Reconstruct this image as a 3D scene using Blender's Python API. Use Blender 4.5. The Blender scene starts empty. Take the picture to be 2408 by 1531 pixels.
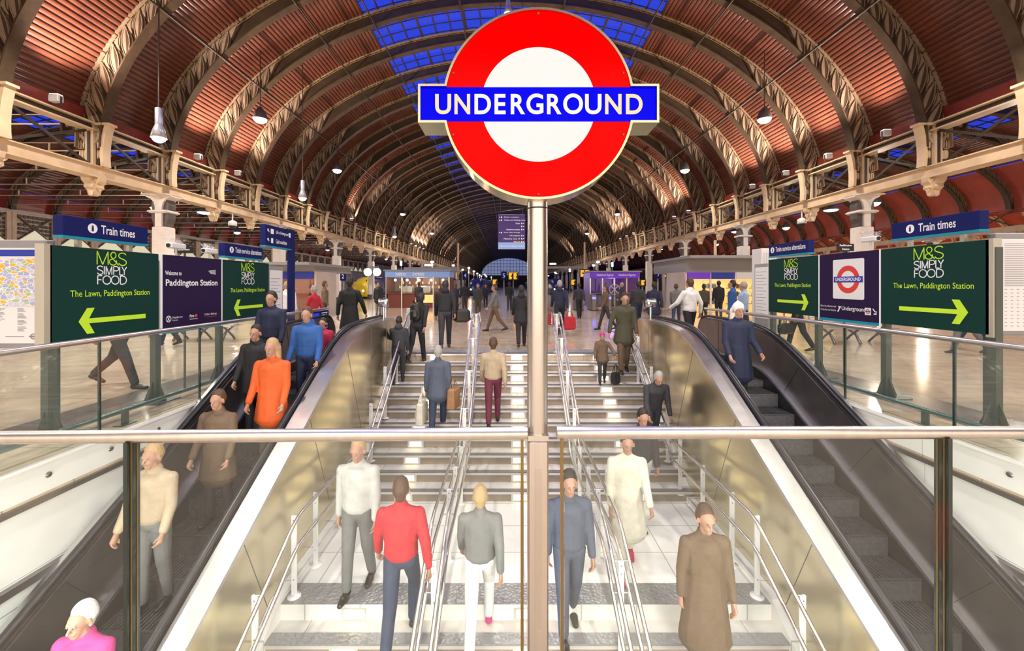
import bpy, bmesh, math, random
from mathutils import Vector, Matrix, noise
R = math.radians
random.seed(7)
SC = bpy.context.scene
COL = SC.collection

# ------------------------------------------------------------------ camera, sky, exposure
EYE = 1.65            # eye height over the concourse floor
F = 980.0             # focal length in pixels of the 2408 x 1531 frame
cam_d = bpy.data.cameras.new('camera')
cam = bpy.data.objects.new('camera', cam_d)
COL.objects.link(cam)
cam.location = (0, 0, EYE)
cam.rotation_euler = (R(90), 0, 0)
cam_d.sensor_width = 36
cam_d.lens = 36 * F / 2408
cam_d.shift_x = 9 / 2408
cam_d.shift_y = -97.5 / 2408
cam_d.clip_start = 0.05
cam_d.clip_end = 800
SC.camera = cam
w = bpy.data.worlds.new('dusk')
SC.world = w
w.use_nodes = True
bgn = w.node_tree.nodes['Background']
bgn.inputs[0].default_value = (0.022, 0.05, 0.60, 1)
bgn.inputs[1].default_value = 1.25
SC.view_settings.view_transform = 'Standard'
SC.view_settings.look = 'None'
SC.view_settings.gamma = 1
SC.view_settings.use_curve_mapping = False
SC.view_settings.exposure = 0.0
SC.cycles.use_denoising = True
SC.cycles.max_bounces = 8
SC.cycles.transparent_max_bounces = 24
SC.cycles.sample_clamp_indirect = 6
SC.cycles.caustics_reflective = False
SC.cycles.caustics_refractive = False


def light(name, kind, loc, energy, color=(1, .86, .7), parent=None, aim=None, size=.2, size_y=None, spot=100, blend=.6):
    d = bpy.data.lights.new(name, kind)
    d.energy = energy
    d.color = color
    if kind == 'AREA':
        d.size = size
        if size_y:
            d.shape = 'RECTANGLE'
            d.size_y = size_y
    else:
        d.shadow_soft_size = size
    if kind == 'SPOT':
        d.spot_size = R(spot)
        d.spot_blend = blend
    o = bpy.data.objects.new(name, d)
    COL.objects.link(o)
    o.location = loc
    if parent is not None:
        o.parent = parent
        o.location = Vector(loc) - parent.location
    if aim is not None:
        o.rotation_euler = (Vector(aim) - Vector(loc)).to_track_quat('-Z', 'Y').to_euler()
    return o


def P(px, py, Y):
    """the point at depth Y that the photograph shows at px, py"""
    return Vector(((px - 1195) * Y / F, Y, EYE - (py - 668) * Y / F))


# ------------------------------------------------------------------ materials
M = {}


def mat(name, col, rough=.5, metal=0., emit=0., ecol=None, var=0., vscale=3., bump=0., bscale=40., coat=0., stretch=None, spec=.5):
    m = bpy.data.materials.new(name)
    m.use_nodes = True
    nt = m.node_tree
    b = nt.nodes['Principled BSDF']
    b.inputs['Base Color'].default_value = (*col, 1)
    b.inputs['Roughness'].default_value = rough
    b.inputs['Metallic'].default_value = metal
    b.inputs['Specular IOR Level'].default_value = spec
    b.inputs['Coat Weight'].default_value = coat
    if emit:
        b.inputs['Emission Color'].default_value = (*(ecol or col), 1)
        b.inputs['Emission Strength'].default_value = emit
    if var or bump:
        tc = nt.nodes.new('ShaderNodeTexCoord')
        src = tc.outputs['Object']
        if stretch:
            mp = nt.nodes.new('ShaderNodeMapping')
            mp.inputs['Scale'].default_value = stretch
            nt.links.new(src, mp.inputs[0])
            src = mp.outputs[0]
        if var:
            n = nt.nodes.new('ShaderNodeTexNoise')
            n.inputs['Scale'].default_value = vscale
            n.inputs['Detail'].default_value = 6
            nt.links.new(src, n.inputs['Vector'])
            r = nt.nodes.new('ShaderNodeValToRGB')
            r.color_ramp.elements[0].position = .3
            r.color_ramp.elements[1].position = .7
            r.color_ramp.elements[0].color = (*[c * (1 - var) for c in col], 1)
            r.color_ramp.elements[1].color = (*[min(1, c * (1 + var)) for c in col], 1)
            nt.links.new(n.outputs[0], r.inputs[0])
            nt.links.new(r.outputs[0], b.inputs['Base Color'])
        if bump:
            n2 = nt.nodes.new('ShaderNodeTexNoise')
            n2.inputs['Scale'].default_value = bscale
            nt.links.new(src, n2.inputs['Vector'])
            bp = nt.nodes.new('ShaderNodeBump')
            bp.inputs['Strength'].default_value = bump
            bp.inputs['Distance'].default_value = .02
            nt.links.new(n2.outputs[0], bp.inputs['Height'])
            nt.links.new(bp.outputs[0], b.inputs['Normal'])
    M[name] = m
    return m


def tile_mat(name, c1, c2, mortar, sx, sy, rough=.2, msize=.01, off=0.5, vary=.25, plane='XY'):
    """square stone tiles with a marbled tone and fine joints"""
    m = mat(name, c1, rough)
    nt = m.node_tree
    b = nt.nodes['Principled BSDF']
    tc = nt.nodes.new('ShaderNodeTexCoord')
    src = tc.outputs['Object']
    if plane != 'XY':
        sep = nt.nodes.new('ShaderNodeSeparateXYZ')
        cmb = nt.nodes.new('ShaderNodeCombineXYZ')
        nt.links.new(src, sep.inputs[0])
        nt.links.new(sep.outputs[plane[0]], cmb.inputs[0])
        nt.links.new(sep.outputs[plane[1]], cmb.inputs[1])
        src = cmb.outputs[0]
    br = nt.nodes.new('ShaderNodeTexBrick')
    br.offset = off
    br.inputs['Color1'].default_value = (*c1, 1)
    br.inputs['Color2'].default_value = (*c2, 1)
    br.inputs['Mortar'].default_value = (*mortar, 1)
    br.inputs['Scale'].default_value = 1
    br.inputs['Mortar Size'].default_value = msize
    br.inputs['Brick Width'].default_value = sx
    br.inputs['Row Height'].default_value = sy
    nt.links.new(src, br.inputs['Vector'])
    n = nt.nodes.new('ShaderNodeTexNoise')
    n.inputs['Scale'].default_value = 1.7
    n.inputs['Detail'].default_value = 8
    n.inputs['Distortion'].default_value = 1.2
    nt.links.new(src, n.inputs['Vector'])
    r = nt.nodes.new('ShaderNodeValToRGB')
    r.color_ramp.elements[0].position = .35
    r.color_ramp.elements[1].position = .65
    r.color_ramp.elements[0].color = (1 - vary, 1 - vary, 1 - vary, 1)
    r.color_ramp.elements[1].color = (1, 1, 1, 1)
    nt.links.new(n.outputs[0], r.inputs[0])
    mx = nt.nodes.new('ShaderNodeMix')
    mx.data_type = 'RGBA'
    mx.blend_type = 'MULTIPLY'
    mx.inputs[0].default_value = 1
    nt.links.new(br.outputs[0], mx.inputs[6])
    nt.links.new(r.outputs[0], mx.inputs[7])
    nt.links.new(mx.outputs[2], b.inputs['Base Color'])
    return m


def glass_mat(name, tint, haze=.02, hazecol=(.8, .85, .8), f0=.035, rough=0.02):
    m = bpy.data.materials.new(name)
    m.use_nodes = True
    nt = m.node_tree
    nt.nodes.remove(nt.nodes['Principled BSDF'])
    out = nt.nodes['Material Output']
    tr = nt.nodes.new('ShaderNodeBsdfTransparent')
    tr.inputs[0].default_value = (*tint, 1)
    gl = nt.nodes.new('ShaderNodeBsdfGlossy')
    gl.inputs['Roughness'].default_value = rough
    df = nt.nodes.new('ShaderNodeBsdfDiffuse')
    df.inputs[0].default_value = (*hazecol, 1)
    # Schlick's law on |cos|, so both faces of a pane reflect alike
    lw = nt.nodes.new('ShaderNodeLayerWeight')
    lw.inputs['Blend'].default_value = .5
    pw = nt.nodes.new('ShaderNodeMath')
    pw.operation = 'POWER'
    pw.inputs[1].default_value = 5
    fr = nt.nodes.new('ShaderNodeMath')
    fr.operation = 'MULTIPLY_ADD'
    fr.inputs[1].default_value = 1 - f0
    fr.inputs[2].default_value = f0
    nt.links.new(lw.outputs['Facing'], pw.inputs[0])
    nt.links.new(pw.outputs[0], fr.inputs[0])
    m1 = nt.nodes.new('ShaderNodeMixShader')
    m2 = nt.nodes.new('ShaderNodeMixShader')
    m1.inputs[0].default_value = haze
    nt.links.new(tr.outputs[0], m1.inputs[1])
    nt.links.new(df.outputs[0], m1.inputs[2])
    nt.links.new(fr.outputs[0], m2.inputs[0])
    nt.links.new(m1.outputs[0], m2.inputs[1])
    nt.links.new(gl.outputs[0], m2.inputs[2])
    nt.links.new(m2.outputs[0], out.inputs[0])
    M[name] = m
    return m


# iron and roof
mat('cladding', (.155, .048, .026), .26, var=.2, vscale=1.2, spec=.7)
mat('gutter', (.30, .05, .035), .4, var=.15)
mat('iron', (.055, .038, .022), .45, var=.3, vscale=2)
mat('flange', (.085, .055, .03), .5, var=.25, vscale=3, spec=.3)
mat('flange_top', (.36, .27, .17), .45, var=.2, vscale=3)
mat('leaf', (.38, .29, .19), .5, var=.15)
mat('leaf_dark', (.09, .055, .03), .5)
mat('gold', (.48, .30, .09), .4)
mat('cream', (.70, .52, .32), .45, var=.12, vscale=2)
mat('cream_white', (.82, .75, .66), .4, var=.06)
mat('bracket_grey', (.10, .085, .075), .5, var=.3)
mat('glazing_bar', (.05, .035, .03), .5)
glass_mat('sky_glass', (.85, .9, 1.0), .01)
mat('wall_cream', (.62, .56, .46), .7, var=.12, vscale=.8)
mat('aisle_red', (.42, .085, .05), .45, var=.15, vscale=1)
# floors
tile_mat('floor_stone', (.60, .47, .33), (.66, .54, .40), (.36, .28, .2), 1.2, .6, .12, .006, .5, .22)
tile_mat('border_stone', (.17, .145, .12), (.15, .13, .11), (.09, .08, .07), .6, .6, .25, .006, 0, .2)
tile_mat('edge_stone', (.34, .35, .35), (.38, .39, .39), (.2, .2, .2), .6, .6, .3, .01, 0, .2)
tile_mat('landing_stone', (.90, .88, .81), (.87, .85, .79), (.5, .48, .43), .62, .62, .3, .008, 0, .1)
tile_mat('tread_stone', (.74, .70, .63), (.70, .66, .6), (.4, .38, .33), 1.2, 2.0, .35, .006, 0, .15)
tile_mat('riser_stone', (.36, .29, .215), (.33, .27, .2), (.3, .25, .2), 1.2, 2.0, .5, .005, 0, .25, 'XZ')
tile_mat('wall_tile', (.72, .75, .72), (.7, .73, .71), (.3, .32, .31), .6, .25, .3, .006, .5, .08, 'YZ')
tile_mat('wall_panel', (.78, .78, .74), (.77, .77, .73), (.4, .4, .38), 2.4, 5, .45, .004, 0, .06, 'YZ')
mat('nosing', (.17, .165, .16), .5, bump=.6, bscale=90)
mat('nosing_line', (.75, .73, .70), .3, .6)
m = mat('checker_plate', (.36, .36, .35), .35, .5)
nt = m.node_tree
ck = nt.nodes.new('ShaderNodeTexVoronoi')
ck.inputs['Scale'].default_value = 26
tcn = nt.nodes.new('ShaderNodeTexCoord')
nt.links.new(tcn.outputs['Object'], ck.inputs['Vector'])
bpn = nt.nodes.new('ShaderNodeBump')
bpn.inputs['Strength'].default_value = .9
bpn.inputs['Distance'].default_value = .01
nt.links.new(ck.outputs[0], bpn.inputs['Height'])
nt.links.new(bpn.outputs[0], nt.nodes['Principled BSDF'].inputs['Normal'])
# metals, glass
mat('steel', (.74, .72, .68), .27, 1.0)
mat('steel_satin', (.78, .75, .70), .33, 1.0, var=.06, vscale=30, stretch=(1, 1, .03))
mat('steel_deck', (.72, .72, .72), .3, 1.0, var=.08, vscale=6)
mat('steel_panel', (.50, .485, .47), .36, 1.0, bump=.05, bscale=2)
mat('steel_dark', (.24, .22, .215), .34, .9, var=.1, vscale=4)
mat('clad_steel', (.74, .66, .46), .24, 1.0, bump=.55, bscale=1.3)  # golden tint puts the warm reflections into the metal colour
mat('rail_paint', (.80, .79, .76), .35)
mat('rubber', (.012, .012, .014), .32)
mat('black', (.012, .012, .012), .5)
mat('step_metal', (.14, .14, .145), .45, .7, var=.2, vscale=20)
mat('yellow', (.75, .5, .03), .5)
glass_mat('glass', (.93, .965, .94), .025)
glass_mat('glass_front', (.945, .97, .95), .02, (.85, .9, .85))
mat('glass_edge', (.015, .035, .03), .15, coat=.5)
mat('bronze_edge', (.35, .26, .12), .3, .8)
mat('post_green', (.11, .125, .105), .4, .3)
mat('teal_rail', (.16, .25, .25), .25, .8)
# signs
mat('ms_green', (.006, .040, .034), .6, spec=.15)
mat('lime', (.50, .78, .03), .5, emit=.12)
mat('sign_white', (.85, .84, .86), .5, emit=.08)
mat('navy', (.006, .012, .11), .55, spec=.2)
mat('plum', (.022, .010, .052), .6, spec=.15)
mat('cyan', (.0, .28, .42), .4)
mat('sign_frame', (.62, .60, .50), .35, .6)
mat('red_paint', (.72, .05, .04), .5)
mat('blue_paint', (.02, .05, .42), .5)
mat('purple', (.05, .015, .17), .45)
mat('lit_purple', (.10, .03, .30), .4, emit=.25)
mat('roundel_red', (.3, .0, .0), .12, emit=.78, ecol=(1, .0, .0), spec=.05)
mat('roundel_white', (.3, .3, .29), .3, spec=.05, emit=.68, ecol=(1, 1, .98))
mat('roundel_blue', (.0, .0, .2), .15, emit=.78, ecol=(.0, .0, 1), spec=.05)
mat('letter_white', (.4, .4, .39), .3, emit=.62, ecol=(1, .97, .92))
mat('letter_cream', (.4, .33, .2), .3, emit=.62, ecol=(1, .80, .50))
mat('brass', (.72, .66, .42), .22, 1.0)
mat('led_orange', (.9, .4, .02), .5, emit=1.6, ecol=(1, .42, .02))
mat('screen_black', (.02, .015, .01), .3)
mat('lamp_glow', (1, .95, .9), .3, emit=14, ecol=(1, .93, .88))
mat('cool_glow', (.8, .95, 1), .3, emit=6, ecol=(.6, .88, 1))
mat('green_glow', (.2, 1, .5), .3, emit=3, ecol=(.3, 1, .55))
mat('step_glow', (1, .9, .6), .3, emit=3.2, ecol=(1, .84, .5))
mat('shop_glow', (.9, .5, .2), .5, emit=.95, ecol=(1, .52, .17), var=.4, vscale=1.5)
mat('end_glass', (.4, .45, .6), .4, emit=.32, ecol=(.5, .6, 1))
mat('lamplit_glow', (.8, .78, .55), .5, emit=.42, ecol=(1, .93, .62))  # lamplight on the filigree triangles, put in as emission
mat('yellow_fascia', (.9, .65, .03), .4, emit=.9, ecol=(1, .7, .03))
mat('warm_window', (1, .95, .7), .5, emit=.8, ecol=(1, .95, .62))
mat('fill_glow', (.9, .85, .75), .4, emit=1.7, ecol=(1, .84, .68), var=.1, vscale=.5)  # glow of the fill front added behind the camera
mat('clock_face', (1, 1, .97), .4, emit=1.3, ecol=(1, 1, .95))
mat('lamp_shade', (.55, .55, .58), .35, .6)
mat('white_plastic', (.78, .77, .75), .4)
mat('grey_paint', (.32, .32, .32), .5)
mat('train_blue', (.01, .02, .10), .3)
mat('train_yellow', (.85, .6, .02), .35)
mat('poster_white', (.80, .80, .80), .5, emit=.05)
mat('print_grey', (.25, .25, .27), .6)
mat('kiosk_wood', (.20, .05, .03), .4)
mat('kiosk_blue', (.22, .36, .66), .4, emit=.25)
mat('violet_fascia', (.12, .03, .42), .4, emit=.5)
glass_mat('shop_glass', (.9, .92, .9), .03)
glass_mat('violet_glass', (.55, .42, .62), .12, (.45, .3, .5))
mat('blue_neon', (.1, .1, 1), .4, emit=5, ecol=(.08, .08, 1))
mat('blue_neon_dim', (.03, .04, .7), .4, emit=.4, ecol=(.05, .06, 1))
mat('red_glow', (1, .1, .05), .4, emit=4, ecol=(1, .08, .03))
# street map: lilac blocks, some yellow and green, white streets
m = mat('street_map', (.6, .62, .8), .5, emit=.0)
nt = m.node_tree
b = nt.nodes['Principled BSDF']
tcn = nt.nodes.new('ShaderNodeTexCoord')
mp = nt.nodes.new('ShaderNodeMapping')
mp.inputs['Rotation'].default_value = (0, R(28), 0)
mp.inputs['Scale'].default_value = (1, 1, 1.7)
nt.links.new(tcn.outputs['Object'], mp.inputs[0])
v1 = nt.nodes.new('ShaderNodeTexVoronoi')
v1.feature = 'DISTANCE_TO_EDGE'
v2 = nt.nodes.new('ShaderNodeTexVoronoi')
for v in (v1, v2):
    v.inputs['Scale'].default_value = 17
    nt.links.new(mp.outputs[0], v.inputs['Vector'])
sp = nt.nodes.new('ShaderNodeSeparateColor')
nt.links.new(v2.outputs['Color'], sp.inputs[0])
rp = nt.nodes.new('ShaderNodeValToRGB')
rp.color_ramp.interpolation = 'CONSTANT'
rp.color_ramp.elements[0].color = (.42, .47, .72, 1)
rp.color_ramp.elements[1].position = .5
rp.color_ramp.elements[1].color = (.62, .64, .78, 1)
e = rp.color_ramp.elements.new(.72)
e.color = (.85, .52, .04, 1)
e = rp.color_ramp.elements.new(.87)
e.color = (.42, .62, .28, 1)
nt.links.new(sp.outputs[0], rp.inputs[0])
cr = nt.nodes.new('ShaderNodeMath')
cr.operation = 'LESS_THAN'
cr.inputs[1].default_value = .055
nt.links.new(v1.outputs['Distance'], cr.inputs[0])
mx = nt.nodes.new('ShaderNodeMix')
mx.data_type = 'RGBA'
nt.links.new(cr.outputs[0], mx.inputs[0])
nt.links.new(rp.outputs[0], mx.inputs[6])
mx.inputs[7].default_value = (.88, .88, .88, 1)
nt.links.new(mx.outputs[2], b.inputs['Base Color'])


# ------------------------------------------------------------------ mesh helpers
KIDS = {}


class MB:
    def __init__(s):
        s.v, s.f, s.sm, s.mi = [], [], [], []

    def add(s, vs, fs, smooth=False, m=0):
        o = len(s.v)
        s.v += [tuple(p) for p in vs]
        for f in fs:
            s.f.append([i + o for i in f])
            s.sm.append(smooth)
            s.mi.append(m)
        return s

    def box(s, x0, x1, y0, y1, z0, z1, m=0):
        return s.add([(x, y, z) for x in (x0, x1) for y in (y0, y1) for z in (z0, z1)],
                     [(0, 1, 3, 2), (4, 6, 7, 5), (0, 4, 5, 1), (2, 3, 7, 6), (0, 2, 6, 4), (1, 5, 7, 3)], m=m)

    def cbox(s, x0, x1, y0, y1, z0, z1, c=.01, m=0):
        """box with chamfered edges"""
        def prof(a0, a1, b0, b1, c):
            return [(a0 + c, b0), (a1 - c, b0), (a1, b0 + c), (a1, b1 - c), (a1 - c, b1), (a0 + c, b1), (a0, b1 - c), (a0, b0 + c)]
        rings = [(z0, c), (z0 + c, 0), (z1 - c, 0), (z1, c)]
        vs = []
        for z, ins in rings:
            vs += [(x, y, z) for x, y in prof(x0 + ins, x1 - ins, y0 + ins, y1 - ins, c)]
        fs = [list(range(7, -1, -1)), list(range(24, 32))]
        for r in range(3):
            for i in range(8):
                fs.append((r * 8 + i, r * 8 + (i + 1) % 8, r * 8 + 8 + (i + 1) % 8, r * 8 + 8 + i))
        return s.add(vs, fs, m=m)

    def extr(s, poly, vec, m=0, smooth=False):
        """solid from a planar polygon of 3-D points pushed along vec"""
        n = len(poly)
        vec = Vector(vec)
        a = [Vector(p) for p in poly]
        vs = a + [p + vec for p in a]
        s.add(vs, [list(range(n - 1, -1, -1)), list(range(n, 2 * n))], m=m)
        return s.add(vs, [(i, (i + 1) % n, n + (i + 1) % n, n + i) for i in range(n)], smooth, m)

    def band(s, A, B, y0, y1, m=0, smooth=False, closed=False):
        """solid between two polylines given as (x, z), running from y0 to y1"""
        n = len(A)
        vs = [(p[0], y0, p[1]) for p in A] + [(p[0], y0, p[1]) for p in B] + [(p[0], y1, p[1]) for p in A] + [(p[0], y1, p[1]) for p in B]
        fs1, fs2 = [], []
        for i in range(n if closed else n - 1):
            j = (i + 1) % n
            fs1 += [(i, j, n + j, n + i), (2 * n + j, 2 * n + i, 3 * n + i, 3 * n + j)]
            fs2 += [(j, i, 2 * n + i, 2 * n + j), (n + i, n + j, 3 * n + j, 3 * n + i)]
        if not closed:
            fs1 += [(0, n, 3 * n, 2 * n), (n - 1, 3 * n - 1, 4 * n - 1, 2 * n - 1)]
        s.add(vs, fs1, False, m)
        return s.add(vs, fs2, smooth, m)

    def bandx(s, A, B, x0, x1, m=0, smooth=False):
        """the same for polylines given as (y, z), running from x0 to x1"""
        t = MB().band(A, B, x0, x1, m, smooth)
        s.add([(y, x, z) for x, y, z in t.v], [], m=m)
        o = len(s.v) - len(t.v)
        for f, sm in zip(t.f, t.sm):
            s.f.append([i + o for i in f][::-1])
            s.sm.append(sm)
            s.mi.append(m)
        return s

    def tube(s, path, r, n=8, m=0, caps=True, rads=None, ell=None):
        pts = [Vector(p) for p in path]
        k = len(pts)
        rings, prev = [], None
        for i, p in enumerate(pts):
            t = (pts[min(i + 1, k - 1)] - pts[max(i - 1, 0)])
            t = t.normalized() if t.length > 1e-9 else Vector((0, 0, 1))
            if prev is None:
                ref = Vector((0, 0, 1)) if abs(t.z) < .9 else Vector((1, 0, 0))
                u = t.cross(ref).normalized()
            else:
                u = prev - t * prev.dot(t)
                u = u.normalized() if u.length > 1e-6 else t.orthogonal().normalized()
            prev = u
            q = t.cross(u)
            rr = rads[i] if rads else r
            ea, eb = ell or (1, 1)
            rings.append([p + (u * math.cos(a) * ea + q * math.sin(a) * eb) * rr for a in [2 * math.pi * j / n for j in range(n)]])
        vs = [v for ring in rings for v in ring]
        fs = []
        for i in range(k - 1):
            for j in range(n):
                fs.append((i * n + j, i * n + (j + 1) % n, (i + 1) * n + (j + 1) % n, (i + 1) * n + j))
        s.add(vs, fs, True, m)
        if caps:
            s.add(rings[0], [list(range(n - 1, -1, -1))], False, m)
            s.add(rings[-1], [list(range(n))], False, m)
        return s

    def bar(s, p0, p1, w, h, up=(0, 0, 1), m=0):
        p0, p1 = Vector(p0), Vector(p1)
        t = (p1 - p0).normalized()
        u = t.cross(Vector(up))
        u = u.normalized() if u.length > 1e-6 else t.orthogonal().normalized()
        q = u.cross(t).normalized()
        c = [(u * a * w / 2 + q * b_ * h / 2) for a, b_ in ((-1, -1), (1, -1), (1, 1), (-1, 1))]
        return s.extr([p0 + d for d in c], p1 - p0, m)

    def lathe(s, prof, c=(0, 0, 0), n=20, m=0, smooth=True, ax='Z'):
        vs, fs = [], []
        for r, z in prof:
            for j in range(n):
                a = 2 * math.pi * j / n
                x, y = r * math.cos(a), r * math.sin(a)
                p = (x, y, z) if ax == 'Z' else ((x, z, y) if ax == 'Y' else (z, x, y))
                vs.append((p[0] + c[0], p[1] + c[1], p[2] + c[2]))
        for i in range(len(prof) - 1):
            for j in range(n):
                fs.append((i * n + j, i * n + (j + 1) % n, (i + 1) * n + (j + 1) % n, (i + 1) * n + j))
        s.add(vs, fs, smooth, m)
        k = len(prof)
        for i, rev in ((0, True), (k - 1, False)):
            if prof[i][0] > 1e-5:
                ring = list(range(i * n, i * n + n))
                s.add([vs[q] for q in ring], [list(range(n))[::-1] if rev else list(range(n))], False, m)
        return s

    def ball(s, c, r, n=12, k=8, m=0):
        if not hasattr(r, '__len__'):
            r = (r, r, r)
        prof = [(max(1e-6, math.sin(math.pi * i / k)), -math.cos(math.pi * i / k)) for i in range(k + 1)]
        t = MB().lathe(prof, n=n)
        return s.add([(c[0] + x * r[0], c[1] + y * r[1], c[2] + z * r[2]) for x, y, z in t.v], t.f, True, m)

    def cap(s, p0, p1, r0, r1, lat=None, wide=1., n=12):
        """tapered capsule, `wide` times thicker along the sideways axis lat"""
        p0, p1 = Vector(p0), Vector(p1)
        t = (p1 - p0)
        L = t.length
        t = t.normalized() if L > 1e-6 else Vector((0, 0, 1))
        u = Vector(lat) if lat is not None else t.orthogonal()
        u = (u - t * u.dot(t)).normalized()
        q = t.cross(u)
        rings = []
        for a in (0.02, .35, .7, 1.05, 1.4):
            rings.append((-r0 * math.cos(a), r0 * math.sin(a)))
        for a in (1.4, 1.05, .7, .35, .02):
            rings.append((L + r1 * math.cos(a), r1 * math.sin(a)))
        vs = []
        for d, rr in rings:
            for j in range(n):
                a = 2 * math.pi * j / n
                vs.append(p0 + t * d + u * math.cos(a) * rr * wide + q * math.sin(a) * rr)
        k = len(rings)
        fs = [(i * n + j, i * n + (j + 1) % n, (i + 1) * n + (j + 1) % n, (i + 1) * n + j) for i in range(k - 1) for j in range(n)]
        fs += [list(range(n - 1, -1, -1)), list(range((k - 1) * n, k * n))]
        return s.add(vs, fs, True)

    def build(s, name, mats, parent=None, off=None):
        me = bpy.data.meshes.new(name)
        o = Vector(off) if off is not None else (parent_world(parent) if parent is not None else Vector((0, 0, 0)))
        me.from_pydata([(x - o.x, y - o.y, z - o.z) for x, y, z in s.v], [], s.f)
        if not isinstance(mats, (list, tuple)):
            mats = [mats]
        for q in mats:
            me.materials.append(M[q])
        me.polygons.foreach_set('use_smooth', s.sm)
        me.polygons.foreach_set('material_index', s.mi)
        bm = bmesh.new()
        bm.from_mesh(me)
        bmesh.ops.recalc_face_normals(bm, faces=bm.faces)
        bm.to_mesh(me)
        bm.free()
        ob = bpy.data.objects.new(name, me)
        COL.objects.link(ob)
        if parent is not None:
            ob.parent = parent
            KIDS.setdefault(parent.name, []).append(ob)
        elif off is not None:
            ob.location = off
        return ob


def parent_world(p):
    v = Vector((0, 0, 0))
    while p is not None:
        v += p.location
        p = p.parent
    return v


def tag(o, label, cat, group=None, kind=None):
    o['label'] = label
    o['category'] = cat
    if group:
        o['group'] = group
    if kind:
        o['kind'] = kind
    return o


def thing(name, loc, label, cat, group=None):
    o = bpy.data.objects.new(name, None)
    o.empty_display_size = .1
    COL.objects.link(o)
    o.location = loc
    return tag(o, label, cat, group)


def struct(name, mb, mats):
    o = mb.build(name, mats)
    o['kind'] = 'structure'
    return o


def copy_tree(o, parent=None, loc=None):
    c = o.copy()
    COL.objects.link(c)
    if parent is not None:
        c.parent = parent
    if loc is not None:
        c.location = loc
    for ch in KIDS.get(o.name, ()):
        copy_tree(ch, c)
    return c


def sub(a, b, n):
    return [a + (b - a) * i / n for i in range(n + 1)]


# lettering: glyph outlines of the built-in font as mesh, laid on a plane O + U*x + V*y
def glyphs(txt, bold=0., res=3):
    cu = bpy.data.curves.new('t', 'FONT')
    cu.body = txt
    cu.offset = bold
    cu.resolution_u = res
    tmp = bpy.data.objects.new('t', cu)
    COL.objects.link(tmp)
    dg = bpy.context.evaluated_depsgraph_get()
    me = bpy.data.meshes.new_from_object(tmp.evaluated_get(dg))
    vs = [v.co.copy() for v in me.vertices]
    fs = [list(p.vertices) for p in me.polygons]
    bpy.data.objects.remove(tmp)
    bpy.data.meshes.remove(me)
    bpy.data.curves.remove(cu)
    return vs, fs


GC = {}


class Plane:
    """a sign face: origin at its lower left, U to the reader's right, V up, both of unit length"""
    def __init__(s, O, U, V=(0, 0, 1)):
        s.O, s.U, s.V = Vector(O), Vector(U).normalized(), Vector(V).normalized()
        s.N = s.U.cross(s.V).normalized()

    def at(s, x, y, e=0):
        return s.O + s.U * x + s.V * y + s.N * e

    def text(s, mb, txt, x, y, w, h=None, e=.003, bold=0., align='L', m=0, res=3, depth=0):
        """text whose ink box is w wide (and h tall if given) with its lower left, centre or right at x"""
        k = (txt, bold, res)
        if k not in GC:
            GC[k] = glyphs(txt, bold, res)
        vs, fs = GC[k]
        if not vs:
            return
        x0, x1 = min(v.x for v in vs), max(v.x for v in vs)
        y0, y1 = min(v.y for v in vs), max(v.y for v in vs)
        sx = w / (x1 - x0)
        sy = h / (y1 - y0) if h else sx
        ox = {'L': x, 'C': x - w / 2, 'R': x - w}[align]
        mb.add([s.at(ox + (v.x - x0) * sx, y + (v.y - y0) * sy, e) for v in vs], fs, m=m)

    def poly(s, mb, pts, e=.002, m=0, t=0):
        q = [s.at(a, b_, e) for a, b_ in pts]
        if t:
            mb.extr(q, s.N * t, m)
        else:
            mb.add(q, [list(range(len(q)))], m=m)

    def rect(s, mb, x0, y0, x1, y1, e=.002, m=0, t=0):
        s.poly(mb, [(x0, y0), (x1, y0), (x1, y1), (x0, y1)], e, m, t)

    def ring(s, mb, cx, cy, r0, r1, e=.003, m=0, n=48, a0=0, a1=2 * math.pi, sx=1.):
        vs, fs = [], []
        for i in range(n + 1):
            a = a0 + (a1 - a0) * i / n
            vs += [s.at(cx + r0 * math.cos(a) * sx, cy + r0 * math.sin(a), e), s.at(cx + r1 * math.cos(a) * sx, cy + r1 * math.sin(a), e)]
        for i in range(n):
            fs.append((2 * i, 2 * i + 1, 2 * i + 3, 2 * i + 2))
        mb.add(vs, fs, m=m)

    def disc(s, mb, cx, cy, r, e=.003, m=0, n=40):
        s.poly(mb, [(cx + r * math.cos(2 * math.pi * i / n), cy + r * math.sin(2 * math.pi * i / n)) for i in range(n)], e, m)

    def slab(s, mb, x0, y0, x1, y1, thick, m=0):
        mb.extr([s.at(x0, y0), s.at(x1, y0), s.at(x1, y1), s.at(x0, y1)], -s.N * thick, m)


ORD = ['nearest', 'second', 'third', 'fourth', 'fifth', 'sixth', 'seventh', 'eighth', 'ninth', 'tenth', 'eleventh', 'twelfth', 'thirteenth',
       'fourteenth', 'fifteenth', 'sixteenth', 'seventeenth', 'eighteenth', 'nineteenth', 'twentieth']

# ------------------------------------------------------------------ the train hall: floor, vaults, girders, columns
XC = .2                       # the stair and the nave share this centre line
WELL = 4.575                  # half width of the stairwell
Y0, Y1 = 1.75, 9.92           # near and far edge of the stairwell
NA, NB, NY = 14.75, 9.25, 6.55  # inner ellipse of the nave ribs
END = 233.0
RIB0, BAY = 15.0, 3.03

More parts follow.
